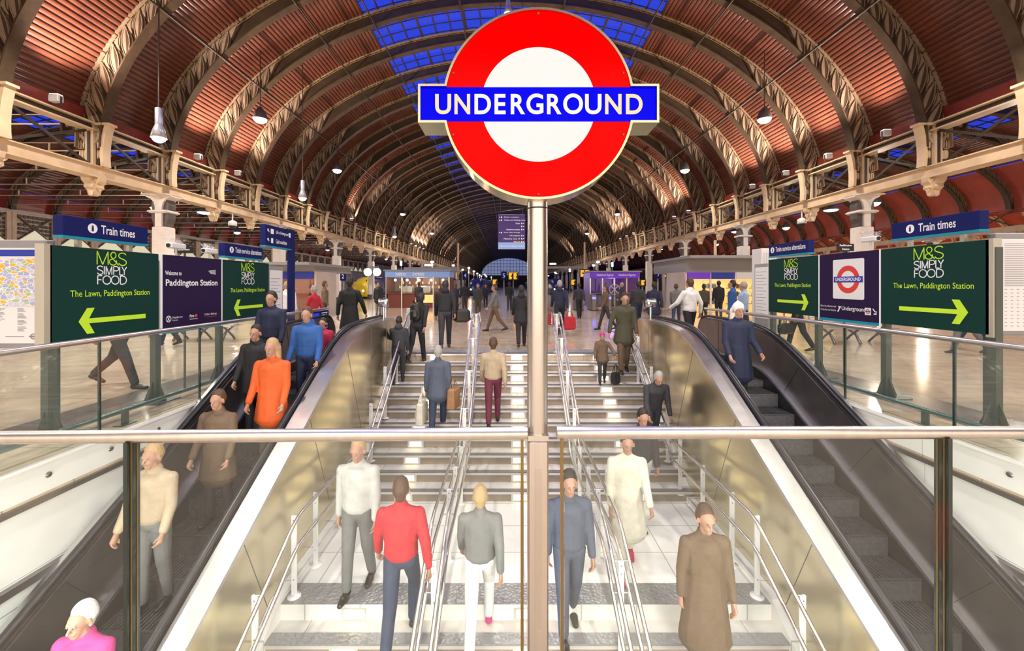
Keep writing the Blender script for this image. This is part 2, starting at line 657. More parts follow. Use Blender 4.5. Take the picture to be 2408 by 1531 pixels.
fl = MB()
for x0, x1, y0, y1 in ((-60, XC - WELL, -14, END), (XC + WELL, 62, -14, END), (XC - WELL, XC + WELL, -14, Y0), (XC - WELL, XC + WELL, Y1, END)):
    fl.box(x0, x1, y0, y1, -.35, 0)
struct('floor', fl, 'floor_stone')
br = MB()
for sx in (-1, 1):
    xa, xb = XC + sx * (WELL + .55), XC + sx * (WELL + 1.35)
    br.box(min(xa, xb), max(xa, xb), -2, 11.2, 0, .003)
struct('floor_border', br, 'border_stone')
br = MB()
br.box(XC - WELL, XC + WELL, Y1 + .02, Y1 + .62, 0, .004)
struct('trim_1', br, 'edge_stone')


def ell(xc, a, b, yc, t, off=0.):
    k = .64 if b == NB else 1.       # the nave ribs grow shallower towards the crown
    return (xc + (a + off) * math.cos(t), yc + (b + off * k) * math.sin(t))


def corrugated(xc, a, b, yc, t0, t1, off, period=.19, amp=.065, seg=7):
    """profile of a corrugated sheet following the ellipse"""
    n = 600
    L = [0]
    pr = ell(xc, a, b, yc, t0, off)
    for i in range(1, n + 1):
        p = ell(xc, a, b, yc, t0 + (t1 - t0) * i / n, off)
        L.append(L[-1] + math.dist(p, pr))
        pr = p
    tot = L[-1]
    k = int(tot / period) * seg
    out = []
    j = 0
    for i in range(k + 1):
        s_ = tot * i / k
        while j < n - 1 and L[j + 1] < s_:
            j += 1
        t = t0 + (t1 - t0) * (j + (s_ - L[j]) / max(1e-9, L[j + 1] - L[j])) / n
        out.append(ell(xc, a, b, yc, t, off - amp * ((max(0, 1 - (2 * (i % seg) / seg - 1) ** 2)) ** .5) + (amp * .9 if i % seg == 0 else 0)))
    return out


def sheet(mb, prof, ys, smooth=True, m=0):
    n = len(prof)
    vs = [(p[0], y, p[1]) for y in ys for p in prof]
    mb.add(vs, [(k * n + i, k * n + i + 1, (k + 1) * n + i + 1, (k + 1) * n + i) for k in range(len(ys) - 1) for i in range(n - 1)], smooth, m)


ys = sub(-14, END, 24)
TS = math.acos(7.5 / (NA + .95))
c = MB()
for q in (0, 1):
    f_ = (lambda t: t) if q == 0 else (lambda t: math.pi - t)
    sheet(c, corrugated(XC, NA, NB, NY, f_(.14), f_(TS), .95), ys)
    sheet(c, [ell(XC, NA, NB, NY, f_(.145), .93), ell(XC, NA, NB, NY, f_(.145), .8), ell(XC, NA, NB, NY, f_(.105), .8), ell(XC, NA, NB, NY, f_(.105), 1.15)], ys, False, 1)
struct('ceiling', c, ['cladding', 'gutter'])


def skylight(xc, a, b, yc, tA, tB, off, y0, y1, nlong, step):
    """glazed strip of a vault: glass with bars along and across it"""
    g = MB()
    tt = sub(tA, tB, nlong)
    sheet(g, [ell(xc, a, b, yc, t, off) for t in tt], [y0, (y0 + y1) / 2, y1], False, 0)
    for i, t in enumerate(tt):
        p = ell(xc, a, b, yc, t, off - .03)
        g.bar((p[0], y0, p[1]), (p[0], y1, p[1]), .07 if i % 3 else .12, .07, m=1)
    k = int((y1 - y0) / step)
    for j in range(k + 1):
        y = y0 + j * step
        A = [ell(xc, a, b, yc, t, off - .01) for t in tt]
        B = [ell(xc, a, b, yc, t, off - .06) for t in tt]
        g.band(A, B, y - .025, y + .025, m=1)
    return g


struct('window_1', skylight(XC, NA, NB, NY, TS, math.pi - TS, 1.0, -14, END, 18, .757), ['sky_glass', 'glazing_bar'])

AX, AA, AB, AY = 26.05, 9.95, 4.5, 7.05   # aisles: distance of the centre, inner ellipse
for sgn, nm, wn, mn in ((-1, 'ceiling_left', 'window_2', 'cladding'), (1, 'ceiling_right', 'window_3', 'cladding')):
    c = MB()
    xc = XC + sgn * AX
    t1 = math.acos(4.6 / (AA + .6))
    for q in (0, 1):
        f_ = (lambda t: t) if q == 0 else (lambda t: math.pi - t)
        tg = .62 if sgn > 0 and q == 0 else .28
        sheet(c, corrugated(xc, AA, AB, AY, f_(tg), f_(t1), .6, .24, .05), ys)
        sheet(c, [ell(xc, AA, AB, AY, f_(t), .5) for t in sub(tg, .13 if (sgn < 0) == (q == 0) else .0, 6)], ys, True, 1)
    struct(nm, c, [mn, 'gutter' if sgn < 0 else 'aisle_red'])
    struct(wn, skylight(xc, AA, AB, AY, t1, math.pi - t1, .65, -14, END, 12, .757), ['sky_glass', 'glazing_bar'])
c = MB()
X4 = XC + 47.6
sheet(c, corrugated(X4, 10.2, 4.5, 6.6, .05, math.pi - .05, .5, .25, .04), [-14, 60, END])
struct('ceiling_outer', c, ['aisle_red'])


# ---- ribs
def lens(mb, p, d, L, W, y0, y1, m=0, n=6):
    """pointed leaf shape in the x-z plane, pushed from y0 to y1"""
    dx, dz = d
    nx, nz = -dz, dx
    A, B = [], []
    for i in range(n + 1):
        u = i / n
        s_ = (u - .5) * L
        h = W / 2 * math.sin(math.pi * u) ** .8 + .004
        A.append((p[0] + dx * s_ + nx * h, p[1] + dz * s_ + nz * h))
        B.append((p[0] + dx * s_ - nx * h, p[1] + dz * s_ - nz * h))
    mb.band(A, B, y0, y1, m)


def make_rib(xc, a, b, yc, depth, name, t_end, tr_end, cell, parts=True, root=None):
    t0 = .0
    n = 44
    tt = sub(t0, math.pi - t0, n)
    L = lambda off: [ell(xc, a, b, yc, t, off) for t in tt]
    MB().band(L(.02), L(depth - .02), -.02, .02).build('web', 'iron', root)
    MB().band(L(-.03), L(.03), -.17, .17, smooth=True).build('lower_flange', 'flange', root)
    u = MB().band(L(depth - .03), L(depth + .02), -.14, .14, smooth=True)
    u.band(L(depth - .14), L(depth - .11), -.03, -.022, m=1)
    # rivets along both flanges
    for k in range(0, 150):
        t = math.pi * (k + .5) / 150
        p = ell(xc, a, b, yc, t, depth - .07)
        u.box(p[0] - .02, p[0] + .02, -.04, -.02, p[1] - .02, p[1] + .02, 1)
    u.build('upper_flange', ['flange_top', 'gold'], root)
    for q in (0, 1):
        mb = MB()
        f_ = (lambda t: t) if q == 0 else (lambda t: math.pi - t)
        t = .05
        i = 0
        while t < tr_end:
            p0 = ell(xc, a, b, yc, f_(t), .06)
            sp_ = math.hypot(a * math.sin(t), b * math.cos(t))
            dt = cell / sp_
            dl = cell * 1.5 / sp_
            p1 = ell(xc, a, b, yc, f_(t + dl), depth - .1)
            pm = ((p0[0] + p1[0]) / 2, (p0[1] + p1[1]) / 2)
            d = Vector((p1[0] - p0[0], 0, p1[1] - p0[1]))
            Ld = d.length
            d.normalize()
            Wd = .26 * depth / .9
            # leaf: pale one half, dark the other, with raised rims
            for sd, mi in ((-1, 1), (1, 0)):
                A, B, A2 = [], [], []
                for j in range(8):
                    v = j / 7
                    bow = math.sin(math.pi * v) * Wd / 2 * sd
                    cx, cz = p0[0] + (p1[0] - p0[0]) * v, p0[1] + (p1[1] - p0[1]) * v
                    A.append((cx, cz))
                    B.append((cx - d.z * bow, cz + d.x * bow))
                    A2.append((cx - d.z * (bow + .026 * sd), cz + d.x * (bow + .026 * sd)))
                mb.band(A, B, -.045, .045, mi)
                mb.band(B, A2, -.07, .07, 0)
                # tendril further out
                C1, C2 = [], []
                for j in range(8):
                    v = .1 + .8 * j / 7
                    bow = (math.sin(math.pi * v) * Wd * .98) * sd
                    cx, cz = p0[0] + (p1[0] - p0[0]) * v, p0[1] + (p1[1] - p0[1]) * v
                    C1.append((cx - d.z * bow, cz + d.x * bow))
                    C2.append((cx - d.z * (bow + .018 * sd), cz + d.x * (bow + .018 * sd)))
                mb.band(C1, C2, -.055, .055, 1)
            # pale wedge and strut between the leaves
            q0 = ell(xc, a, b, yc, f_(t + dl + dt * .12), depth - .1)
            q1 = ell(xc, a, b, yc, f_(t + dl + dt * .62), depth - .1)
            q2 = ell(xc, a, b, yc, f_(t + dt * 1.12), depth * .42)
            mb.extr([(q0[0], -.04, q0[1]), (q1[0], -.04, q1[1]), (q2[0], -.04, q2[1])], (0, .08, 0), 0)
            s0, s1 = ell(xc, a, b, yc, f_(t + dt * .75), .05), ell(xc, a, b, yc, f_(t + dt * .68), depth * .3)
            mb.bar((s0[0], 0, s0[1]), (s1[0], 0, s1[1]), .13, .035, (0, 1, 0), 0)
            t += dt
            i += 1
        # fan of petals at the springing
        if parts:
            base = ell(xc, a, b, yc, f_(.0), depth * .45)
            for k in range(-2, 3):
                an = (.0 + k * .33)
                d = (math.sin(an), math.cos(an))
                lens(mb, (base[0] + d[0] * .32, base[1] + d[1] * .32), d, .62, .13, -.09, .09, 0, 5)
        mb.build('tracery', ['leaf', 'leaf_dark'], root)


GX = 15.1     # girder lines
def make_bracket(root, sgn):
    """the cream and dark iron stool that carries a rib on the girder"""
    xi, xm = XC + sgn * 14.45, XC + sgn * 15.15
    z0, z1 = 5.86, 7.35
    b_ = MB()
    A, B = [], []
    for i in range(9):
        u = i / 8
        A.append((XC + sgn * (14.62 - .30 * u ** 2 + .16 * u), z0 + (z1 - z0) * u))
        B.append((XC + sgn * (14.74 - .30 * u ** 2 + .16 * u), z0 + (z1 - z0) * u))
    b_.band(A, B, -.14, .14, 0, True)
    b_.band(B, [(XC + sgn * 15.02, z) for x, z in B], -.03, .03, 1)
    b_.box(min(xm - .14, xm + .14), max(xm - .14, xm + .14), -.14, .14, z0, z1, 0)
    b_.box(xm - .05, xm + .05, -.16, .16, z0 + .1, z1 - .1, 1)
    C = [(XC + sgn * (15.3 + .62 * u ** 1.6), z0 + (z1 - z0) * u) for u in sub(0, 1, 8)]
    b_.band([(xm, z) for x, z in C], C, -.03, .03, 1)
    for k in range(3):
        for w_ in range(3):
            zz = z0 + .45 + k * .36
            for cx, wd in ((14.86, .07), (15.48 + k * .05, .09)):
                x = XC + sgn * (cx + (w_ - 1) * wd)
                lens(b_, (x, zz), (0, 1), .3, .045, -.05, .05, 0, 5)
    xa, xb = sorted((XC + sgn * 14.42, XC + sgn * 15.95))
    b_.box(xa, xb, -.17, .17, z1 - .03, z1 + .05, 0)
    b_.build('bracket', ['cream', 'iron'], root)


NR = 72
rib = thing('nave_rib', (0, 0, 0), '', 'roof rib')
make_rib(XC, NA, NB, NY, .92, 'rib', 1, .62, .72, True, rib)
for sg in (-1, 1):
    make_bracket(rib, sg)
for k in range(NR):
    y = RIB0 + (k - 1) * BAY
    o = rib if k == 0 else copy_tree(rib)
    o.location = (0, y, 0)
    if k < 20:
        o['label'] = 'great arched iron rib of the central vault, %s of the ribs in view' % ORD[k]
    else:
        o['label'] = 'arched iron rib deep down the central vault, among the far crowded ones'
    o['group'] = 'arched ribs of the central vault'

for sgn, side in ((-1, 'left'), (1, 'right')):
    rb = thing('aisle_rib', (0, 0, 0), '', 'roof rib')
    make_rib(XC + sgn * AX, AA, AB, AY, .55, 'rib', 1, .95, .48, False, rb)
    if sgn < 0:
        q = MB().tube([(XC - AX - AA - .4, 0, 7.42), (XC - AX + AA, 0, 7.42)], .03, 6)
        for u in (-6, -2, 2, 6):
            q.tube([(XC - AX + u, 0, 7.42), (XC - AX + u, 0, 7.75)], .035, 6)
        q.tube([(XC - AX - AA, 0, 7.8), (XC - AX + AA, 0, 7.75)], .016, 5)
        q.build('tie_rod', 'cream', rb)
    for k in range(40):
        y = RIB0 + (k - 1) * BAY
        o = rb if k == 0 else copy_tree(rb)
        o.location = (0, y, 0)
        if k < 20:
            o['label'] = 'smaller curved iron rib over the %s aisle, %s of its row' % (side, ORD[k])
        else:
            o['label'] = 'smaller curved iron rib far along the %s aisle roof' % side
        o['group'] = 'curved ribs of the %s aisle roof' % side
# cream lattice ribs of the outermost shed on the right
rb = thing('outer_rib', (0, 0, 0), '', 'roof rib')
u = MB()
tt = sub(0, math.pi, 30)
u.band([ell(X4, 10.2, 4.5, 6.6, t, .0) for t in tt], [ell(X4, 10.2, 4.5, 6.6, t, .07) for t in tt], -.12, .12)
u.band([ell(X4, 10.2, 4.5, 6.6, t, .36) for t in tt], [ell(X4, 10.2, 4.5, 6.6, t, .42) for t in tt], -.12, .12)
u.build('flange', 'cream', rb)
u = MB()
for i in range(30):
    p, q = ell(X4, 10.2, 4.5, 6.6, tt[i], .04), ell(X4, 10.2, 4.5, 6.6, tt[i + 1], .38)
    if i % 2:
        p, q = ell(X4, 10.2, 4.5, 6.6, tt[i], .38), ell(X4, 10.2, 4.5, 6.6, tt[i + 1], .04)
    u.bar((p[0], 0, p[1]), (q[0], 0, q[1]), .09, .06)
u.build('lattice', 'cream', rb)
for k in range(26):
    o = rb if k == 0 else copy_tree(rb)
    o.location = (0, RIB0 + 12 + k * BAY, 0)
    o['label'] = 'cream lattice rib under the red roof beyond the right aisle'
    o['group'] = 'cream lattice ribs beyond the right aisle'


# ---- girders that run down the nave above the columns
def girder(xg, label, n):
    """lower box beam, upper rail, crossed braces per bay and shield shaped corbels"""
    g = thing('girder', (xg, 0, 0), label, 'girder')
    y0, y1 = -10, RIB0 + (n - 2) * BAY
    lo = MB().box(xg - .22, xg + .22, y0, y1, 5.5, 5.84)
    lo.box(xg - .3, xg + .3, y0, y1, 5.84, 5.88)
    lo.box(xg - .27, xg + .27, y0, y1, 5.46, 5.5)
    lo.build('lower_beam', 'cream', g)
    up = MB().box(xg - .2, xg + .2, y0, y1, 7.12, 7.17)
    up.box(xg - .2, xg + .2, y0, y1, 7.36, 7.41)
    up.box(xg - .06, xg + .06, y0, y1, 7.17, 7.36, 1)
    up.build('upper_beam', ['cream', 'iron'], g)
    rest = MB()
    for k in range(n - 1):
        ya, yb = RIB0 + (k - 1) * BAY + .25, RIB0 + k * BAY - .25
        far = k >= 30
        mb = rest if far else MB()
        mb.bar((xg - .05, ya, 5.9), (xg - .05, yb, 7.1), .05, .09)
        mb.bar((xg + .05, ya, 7.1), (xg + .05, yb, 5.9), .05, .09)
        if not far:
            mb.build('brace', 'iron', g)
    if n > 31:
        o = rest.build('bracing', 'iron', g)
        o['kind'] = 'stuff'
    prof = [(-.34, 0), (-.30, -.16), (-.2, -.24), (-.22, -.36), (-.12, -.44), (-.06, -.62), (0, -.66), (.06, -.62), (.12, -.44), (.22, -.36), (.2, -.24), (.30, -.16), (.34, 0)]
    for k in range(min(n, 36)):
        if k % 3 == 2:
            continue
        y = RIB0 + (k - 1) * BAY
        mb = MB().extr([(xg - .16, y + a_, 5.47 + z) for a_, z in prof], (.32, 0, 0))
        mb.extr([(xg + s_ * .17, y + a_ * .6, 5.42 + z * .7) for s_ in (1,) for a_, z in prof], (.03, 0, 0))
        mb.extr([(xg - .2, y + a_ * .6, 5.42 + z * .7) for a_, z in prof], (.03, 0, 0))
        mb.extr([(xg + a_, y - .12, 5.47 + z) for a_, z in prof], (0, .24, 0))
        mb.build('corbel', 'cream', g)
    return g


girder(XC - GX, 'long cream iron girder over the left columns with crossed braces', 66)
girder(XC + GX, 'long cream iron girder over the right columns with crossed braces', 66)
girder(XC + 36.7, 'pale girder at the far side of the right aisle', 40)

# columns
col = thing('iron_column', (0, 0, 0), '', 'column')
s_ = MB()
oc = [(.30 * math.cos(R(22.5 + 45 * i)), .30 * math.sin(R(22.5 + 45 * i))) for i in range(8)]
s_.cbox(-.29, .29, -.29, .29, .5, 4.1, .03)
for k in range(26):
    for sg in (-1, 1):
        for xx in (-.2, 0, .2):
            s_.box(xx - .015, xx + .015, sg * .295 - .008, sg * .295 + .008, .7 + k * .13, .73 + k * .13)
s_.build('shaft', 'cream_white', col)
s_ = MB()
for z0, z1, k in ((0, .3, 1.5), (.3, .5, 1.3)):
    s_.extr([(x * k, y * k, z0) for x, y in oc], (0, 0, z1 - z0))
s_.build('plinth', 'bracket_grey', col)
s_ = MB()
for z0, z1, k in ((4.68, 4.71, .36), (4.71, 4.78, .40), (4.78, 4.81, .36)):
    s_.cbox(-k, k, -k, k, z0, z1, .012)
s_.build('collar', 'cream_white', col)
s_ = MB()
cp = [(.14, 4.1), (.14, 4.6), (.15, 4.95), (.2, 5.14), (.32, 5.28), (.5, 5.36), (.54, 5.38), (.54, 5.46)]
s_.band([(-x, z) for x, z in cp], cp, -.29, .29)
s_.bandx([(-x, z) for x, z in cp], cp, -.14, .14)
s_.box(-.54, .54, -.54, .54, 5.42, 5.46)
for cq in ([(.27, 4.1), (.27, 4.25), (.36, 4.45), (.36, 4.68)], [(.34, 4.81), (.37, 5.0), (.35, 5.15), (.28, 5.3)]):
    s_.band([(-x, z) for x, z in cq], cq, -.2, .2, 1)
s_.build('capital', ['cream_white', 'bracket_grey'], col)
n_ = 0
for sgn, side in ((-1, 'left'), (1, 'right')):
    for j in range(14):
        o = col if n_ == 0 else copy_tree(col)
        n_ += 1
        o.location = (XC + sgn * GX, RIB0 + BAY * (1 + 3 * j), 0)
        if j < 6:
            o['label'] = 'white painted iron column, %s of the row along the %s of the nave' % (ORD[j], side)
        else:
            o['label'] = 'white painted iron column far down the %s row' % side
        o['group'] = 'iron columns along the %s of the nave' % side
for j in range(8):
    o = copy_tree(col)
    o.location = (XC + 36.7, RIB0 + BAY * (4 + 3 * j), 0)
    o['label'] = 'pale iron column beyond the right aisle'
    o['group'] = 'iron columns beyond the right aisle'

# purlin pipes running through the ribs
pl = MB()
for dx in (12.5, 9.3, 6.9, 2.6):
    for sgn in (-1, 1):
        z = NY + NB * math.sqrt(1 - (dx / NA) ** 2) - .06
        pl.tube([(XC + sgn * dx, RIB0 - BAY, z), (XC + sgn * dx, 150, z)], .045, 6)
o = pl.build('purlin', 'iron')
tag(o, 'thin dark purlin pipes running lengthwise under the nave ribs', 'purlin')

# ---- walls
wl = MB().box(-36.8, -36.4, -14, END, -.3, 7.2)
for k in range(-8, 60):
    y = RIB0 + k * BAY
    wl.box(-36.4, -36.15, y - .22, y + .22, 0, 7.1)
wl.box(-36.4, -36.1, -14, END, 4.35, 4.6)
wl.box(-36.4, -36.05, -14, END, 6.9, 7.1)
struct('wall_left', wl, 'wall_cream')
struct('wall_right', MB().box(58, 58.4, -14, END, -.3, 7.2), 'wall_cream')
struct('wall_back', MB().box(-60, 62, -14.4, -14, -.3, 17.5), 'wall_cream')
# end screen of the nave with its glazing
es = MB()
tt = sub(0, math.pi, 40)
arc = [ell(XC, NA, NB, NY, t, 1.1) for t in tt]
es.band(arc, [(x, 17.9) for x, z in arc], END - .4, END)
for sgn in (-1, 1):
    xs = sorted((XC + sgn * 15.8, XC + sgn * 62))
    es.box(xs[0], xs[1], END - .4, END, -.3, 17.9)
es.box(XC - 15.8, XC + 15.8, END - .4, END, -.3, NY)
struct('wall_end', es, 'iron')
es = MB()
es.add([(x, END - .2, z) for x, z in arc] + [], [list(range(len(arc)))], m=0)
for i in range(1, 17):
    x = XC - 15 + 30 * i / 17
    zt = NY + (NB + .7) * math.sqrt(max(0, 1 - ((x - XC) / 15.85) ** 2))
    es.box(x - .09, x + .09, END - .4, END - .25, NY, zt, 1)
for z in (7.6, 9.4, 11.2, 13, 14.8):
    hw = 15.85 * math.sqrt(max(0, 1 - ((z - NY) / (NB + .7)) ** 2))
    es.box(XC - hw, XC + hw, END - .4, END - .25, z - .09, z + .09, 1)
struct('window_4', es, ['end_glass', 'glazing_bar'])
# glowing glass front behind the camera, unseen, added as frontal fill
gf = MB()
for i in range(20):
    xa = -30 + i * 3.03
    gf.box(xa + .1, xa + 2.93, -13.98, -13.9, .4, 10.5, 0)
    gf.box(xa - .1, xa + .1, -14, -13.8, 0, 10.8, 1)
for z in (.2, 3.2, 6.2, 9.2):
    gf.box(-30, 30.6, -14, -13.82, z - .08, z + .08, 1)
struct('window_7', gf, ['fill_glow', 'glazing_bar'])
# lit tall windows in the left wall
for q, (ya, yb) in enumerate(((66, 69.5), (72, 78))):
    wd = MB().box(-36.38, -36.3, ya, yb, 3.2, 7.0, 0)
    for i in range(5):
        y = ya + (yb - ya) * i / 4
        wd.box(-36.34, -36.24, y - .08, y + .08, 3.2, 7.0, 1)
    for z in (4.2, 5.2, 6.1):
        wd.box(-36.34, -36.24, ya, yb, z - .06, z + .06, 1)
    struct('window_%d' % (5 + q), wd, ['warm_window', 'iron'])

# cast iron balcony screens along the left wall: frame, crossed bars, scrolls
sc = thing('filigree_screen', (0, 0, 0), '', 'ornamental screen')
fr = MB()
xa = -36.0
for z in (4.62, 6.78):
    fr.box(xa - .06, xa + .06, .12, BAY - .12, z, z + .1)
for y in (.12, BAY - .2):
    fr.box(xa - .06, xa + .1, y - .1, y + .18, 4.62, 6.9)
fr.build('frame', 'cream', sc)
fr = MB()
fr.bar((xa, .25, 4.75), (xa, BAY - .25, 6.8), .08, .1)
fr.bar((xa, .25, 6.8), (xa, BAY - .25, 4.75), .08, .1)
fr.build('cross_bars', 'iron', sc)
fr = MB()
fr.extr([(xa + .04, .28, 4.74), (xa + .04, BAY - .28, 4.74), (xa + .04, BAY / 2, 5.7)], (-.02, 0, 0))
fr.build('glow_panel', 'lamplit_glow', sc)  # no lamp: its glow stands in for lamplight on the lower triangle
fr = MB()
fr.box(xa - .12, xa - .1, .2, BAY - .2, 4.7, 6.8, 1)
for i in range(9):
    for j in range(7):
        y, z = .32 + i * (BAY - .64) / 8, 4.85 + j * .3
        u, v = (y - BAY / 2) / (BAY / 2 - .25), (z - 5.75) / 1.0
        if not (v < -abs(u) + .05) and abs(abs(u) - abs(v)) > .12:
            fr.lathe([(.09, -.02), (.12, -.02), (.12, .02), (.09, .02)], (xa - .05, y, z), 8, ax='X')
            fr.bar((xa - .05, y - .12, z + .1), (xa - .05, y + .12, z - .12), .02, .03)
fr.build('scrollwork', ['bracket_grey', 'cream'], sc)
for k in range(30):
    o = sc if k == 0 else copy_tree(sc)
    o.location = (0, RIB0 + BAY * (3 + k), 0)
    if k < 12:
        o['label'] = 'cream framed filigree iron screen on the left wall, %s from the left edge' % ORD[k].replace('nearest', 'first')
    else:
        o['label'] = 'cream framed filigree iron screen far along the left wall'
    o['group'] = 'filigree screens along the left wall'

# floodlights on the girder brackets that wash the vault
FB = {-1: [(13.5, 1), (19.7, 1), (22.6, 1), (39, .6), (63, .9), (66, .9), (69, .9), (72, .7), (88, .9), (94, .9), (112, .9)],
      1: [(16.6, .55), (19.6, .8), (22.6, 1), (25.7, .9), (34.8, .9), (37.8, .9), (50, .9), (53, .9), (56, .9), (68, .9), (71, .9), (92, .9), (97, .8)]}
fb = thing('floodlight', (0, 0, 0), '', 'floodlight')
MB().cbox(-.16, .16, -.1, .1, .02, .26, .02).build('housing', 'white_plastic', fb)
MB().box(-.13, .13, -.08, .08, .262, .27).build('lens', 'lamp_glow', fb)
MB().box(-.18, -.165, -.03, .03, -.1, .2).box(.165, .18, -.03, .03, -.1, .2).box(-.18, .18, -.03, .03, -.1, -.08).build('yoke', 'iron', fb)
n_ = 0
for sgn, side in ((-1, 'left'), (1, 'right')):
    for i, (y, p) in enumerate(FB[sgn]):
        o = fb if n_ == 0 else copy_tree(fb)
        n_ += 1
        o.location = (XC + sgn * 14.85, y, 7.52)
        o['label'] = 'small white floodlight on the %s girder, %s counting into the hall' % (side, ORD[i].replace('nearest', 'first'))
        o['group'] = 'floodlights on the %s girder' % side
        pos = Vector((XC + sgn * 14.4, y, 7.85))
        light('flood_beam', 'SPOT', pos, 2000 * p, (1, .80, .74), o, (XC + sgn * 12.2, y + .2, 13), .08, spot=125, blend=.7)

# hanging lamps
def pendant(loc, top, r, label, energy, shade='bell', color=(1, .91, .81), grp=None, cat='hanging lamp', allround=False):
    o = thing('pendant_lamp', loc, label, cat, grp)
    x, y, z = loc
    MB().tube([(x, y, z + r * 1.6), (x, y, top)], .02, 6).build('cord', 'iron', o)
    if shade == 'bell':
        MB().lathe([(r * .45, r * 1.9), (r * .45, r * 4.2), (r * .3, r * 4.3)], loc, 16).build('housing', 'lamp_shade', o)
        MB().lathe([(r * .42, r * 1.9), (r * .7, r * 1.2), (r, 0), (r * .96, 0), (r * .66, r * 1.15), (r * .4, r * 1.8)], loc, 20).build('shade', 'lamp_shade', o)
        MB().ball((x, y, z + r * .1), (r * .85, r * .85, r * .75), 16, 10).build('bulb', 'lamp_glow', o)
        light('lamp_light', 'SPOT', (x, y, z - r * .9), energy * 1.25, color, o, (x, y, 0), r * .8, spot=150, blend=.6)
    else:
        MB().lathe([(r * .3, r * 2.0), (r * .85, r * 1.2), (r * 1.15, .02), (r * 1.1, 0), (r * .8, r * 1.1), (r * .25, r * 1.9)], loc, 20).build('shade', 'bracket_grey', o)
        MB().ball((x, y, z + r * .05), (r, r, r * .7), 16, 10).build('bulb', 'lamp_glow', o)
        if allround:
            light('lamp_light', 'POINT', (x, y, z - r * .9), energy, color, o, size=r * .8)
            return o
        light('lamp_light', 'SPOT', (x, y, z - r * .8), energy * 1.25, color, o, (x, y, 0), r * .8, spot=150, blend=.6)
    return o


def vault_z(x):
    return NY + NB * math.sqrt(max(0, 1 - ((x - XC) / NA) ** 2)) + .95


PE = 1250
for i, y in enumerate((2, 11, 20, 29, 47, 65)):  # the first pair is unseen, added to brighten the near hall
    for sgn, side in ((-1, 'left'), (1, 'right')):
        x = XC + sgn * 12.1
        pendant((x, y, 9.55), vault_z(x), .29, 'round white lamp close under the %s slope of the vault, %s counting into the hall' % (side, ORD[i].replace('nearest', 'first')), PE, 'round', grp='round lamps under the vault slopes')
for i, y in enumerate((13.0, 22.1, 40)):
    pendant((XC - 11.1, y, 6.2), vault_z(XC - 11.1), .22, 'bell shaped lamp hanging low on a long cord at left, %s of its row' % ORD[i], PE * .8, 'bell', grp='low hung bell lamps at left')
for i, y in enumerate((0, 9, 18, 36, 54, 80, 110)):  # the first two are unseen, added to brighten the stairs and landing
    pendant((XC - .2, y, 13.3 if i < 5 else 11.6), NY + NB + .62, .2, 'bright lamp hanging below the skylight ridge, %s counting into the hall' % ORD[i].replace('nearest', 'first'), PE * 1.3, 'bell', grp='lamps below the skylight ridge')
for y in (-8, 4):  # unseen lamps added to brighten the near hall and its reflections
    for x in (-6, 6):
        pendant((XC + x, y, 9.5), vault_z(XC + x), .24, 'unseen round lamp added over the near hall as fill light', PE * 1.3, 'round', grp='added fill lamps over the near hall')
# cool lamps of the aisles, hung under the aisle roofs
nl = {-1: 0, 1: 0}
for x, y, z in ((-20, 12, 6.4), (-22, 26, 6.4), (-26, 40, 6.6), (-26, 60, 6.6), (-24, 82, 6.6), (20.5, 16.2, 6.6), (22, 25, 6.5), (24, 36, 6.5), (26, 52, 6.6), (25, 75, 6.6)):
    sgn = -1 if x < 0 else 1
    zt = AY + AB * math.sqrt(max(0, 1 - ((x - XC - sgn * AX) / AA) ** 2)) + .7
    pendant((x, y, z), zt, .26, 'white lamp hanging over the %s aisle, %s counting into the hall' % ('left' if x < 0 else 'right', ORD[nl[sgn]].replace('nearest', 'first')), 900, 'round', (1, .9, .78), 'lamps of the aisles', allround=True)
    nl[sgn] += 1
for i, y in enumerate((30, 45, 62, 85)):
    pendant((X4 - 3, y, 6.4), 11.4, .26, 'warm lamp below the red roof beyond the right aisle', 1500, 'round', (1, .72, .5), 'lamps beyond the right aisle', allround=True)

# small lamps along the far platforms
for i in range(26):
    y = 52 + (i // 2) * 9.5
    x = (-9.5, 10.5)[i % 2] + (i % 5) * .7
    o = thing('platform_lamp', (x, y, 0), 'small white lamp on a slim post along the far %s platforms' % ('left' if x < 0 else 'right'), 'platform lamp', 'lamps of the far platforms')
    MB().tube([(x, y, 0), (x, y, 4.3)], .05, 6).build('post', 'grey_paint', o)
    MB().ball((x, y, 4.4), (.22, .22, .14), 10, 6).build('bulb', 'lamp_glow', o)
    if i % 4 == 0:
        light('lamp_light', 'POINT', (x, y, 4.0), 700, (1, .82, .65), o, size=.3)

# slack wires strung across the hall
for i, (p, q, lb) in enumerate((((-36, 24, 7.2), (-15.3, 22, 6.4), 'thin wire strung across the left aisle, nearest of them'), ((-36, 33, 7.3), (-15.3, 30, 6.2), 'thin wire strung across the left aisle, second from the front'),
                                ((-36, 38, 6.4), (-15.3, 36, 5.4), 'thin wire strung across the left aisle, third from the front'), ((-36, 46, 6.6), (-15.3, 45, 5.45), 'thin wire strung across the left aisle, farthest of them'),
                                ((-12.3, 62, 11.5), (12.6, 44, 11.5), 'long slack wire crossing the nave behind the round sign'))):
    p, q = Vector(p), Vector(q)
    o = MB().tube([p + (q - p) * u - Vector((0, 0, .5 * math.sin(math.pi * u))) for u in sub(0, 1, 12)], .025, 5).build('wire', 'bracket_grey')
    tag(o, lb, 'wire', 'wires strung across the hall')

# ------------------------------------------------------------------ the stairwell: steps, escalators, glass
RS, TR = .1765, .3045        # riser and tread
LAND = -11 * RS              # level of the middle landing
ZL0 = Y1 - 10 * TR           # foot of the upper flight
ZL1 = 4.67                   # near edge of the landing
SW = 2.86                    # half width of the stairs


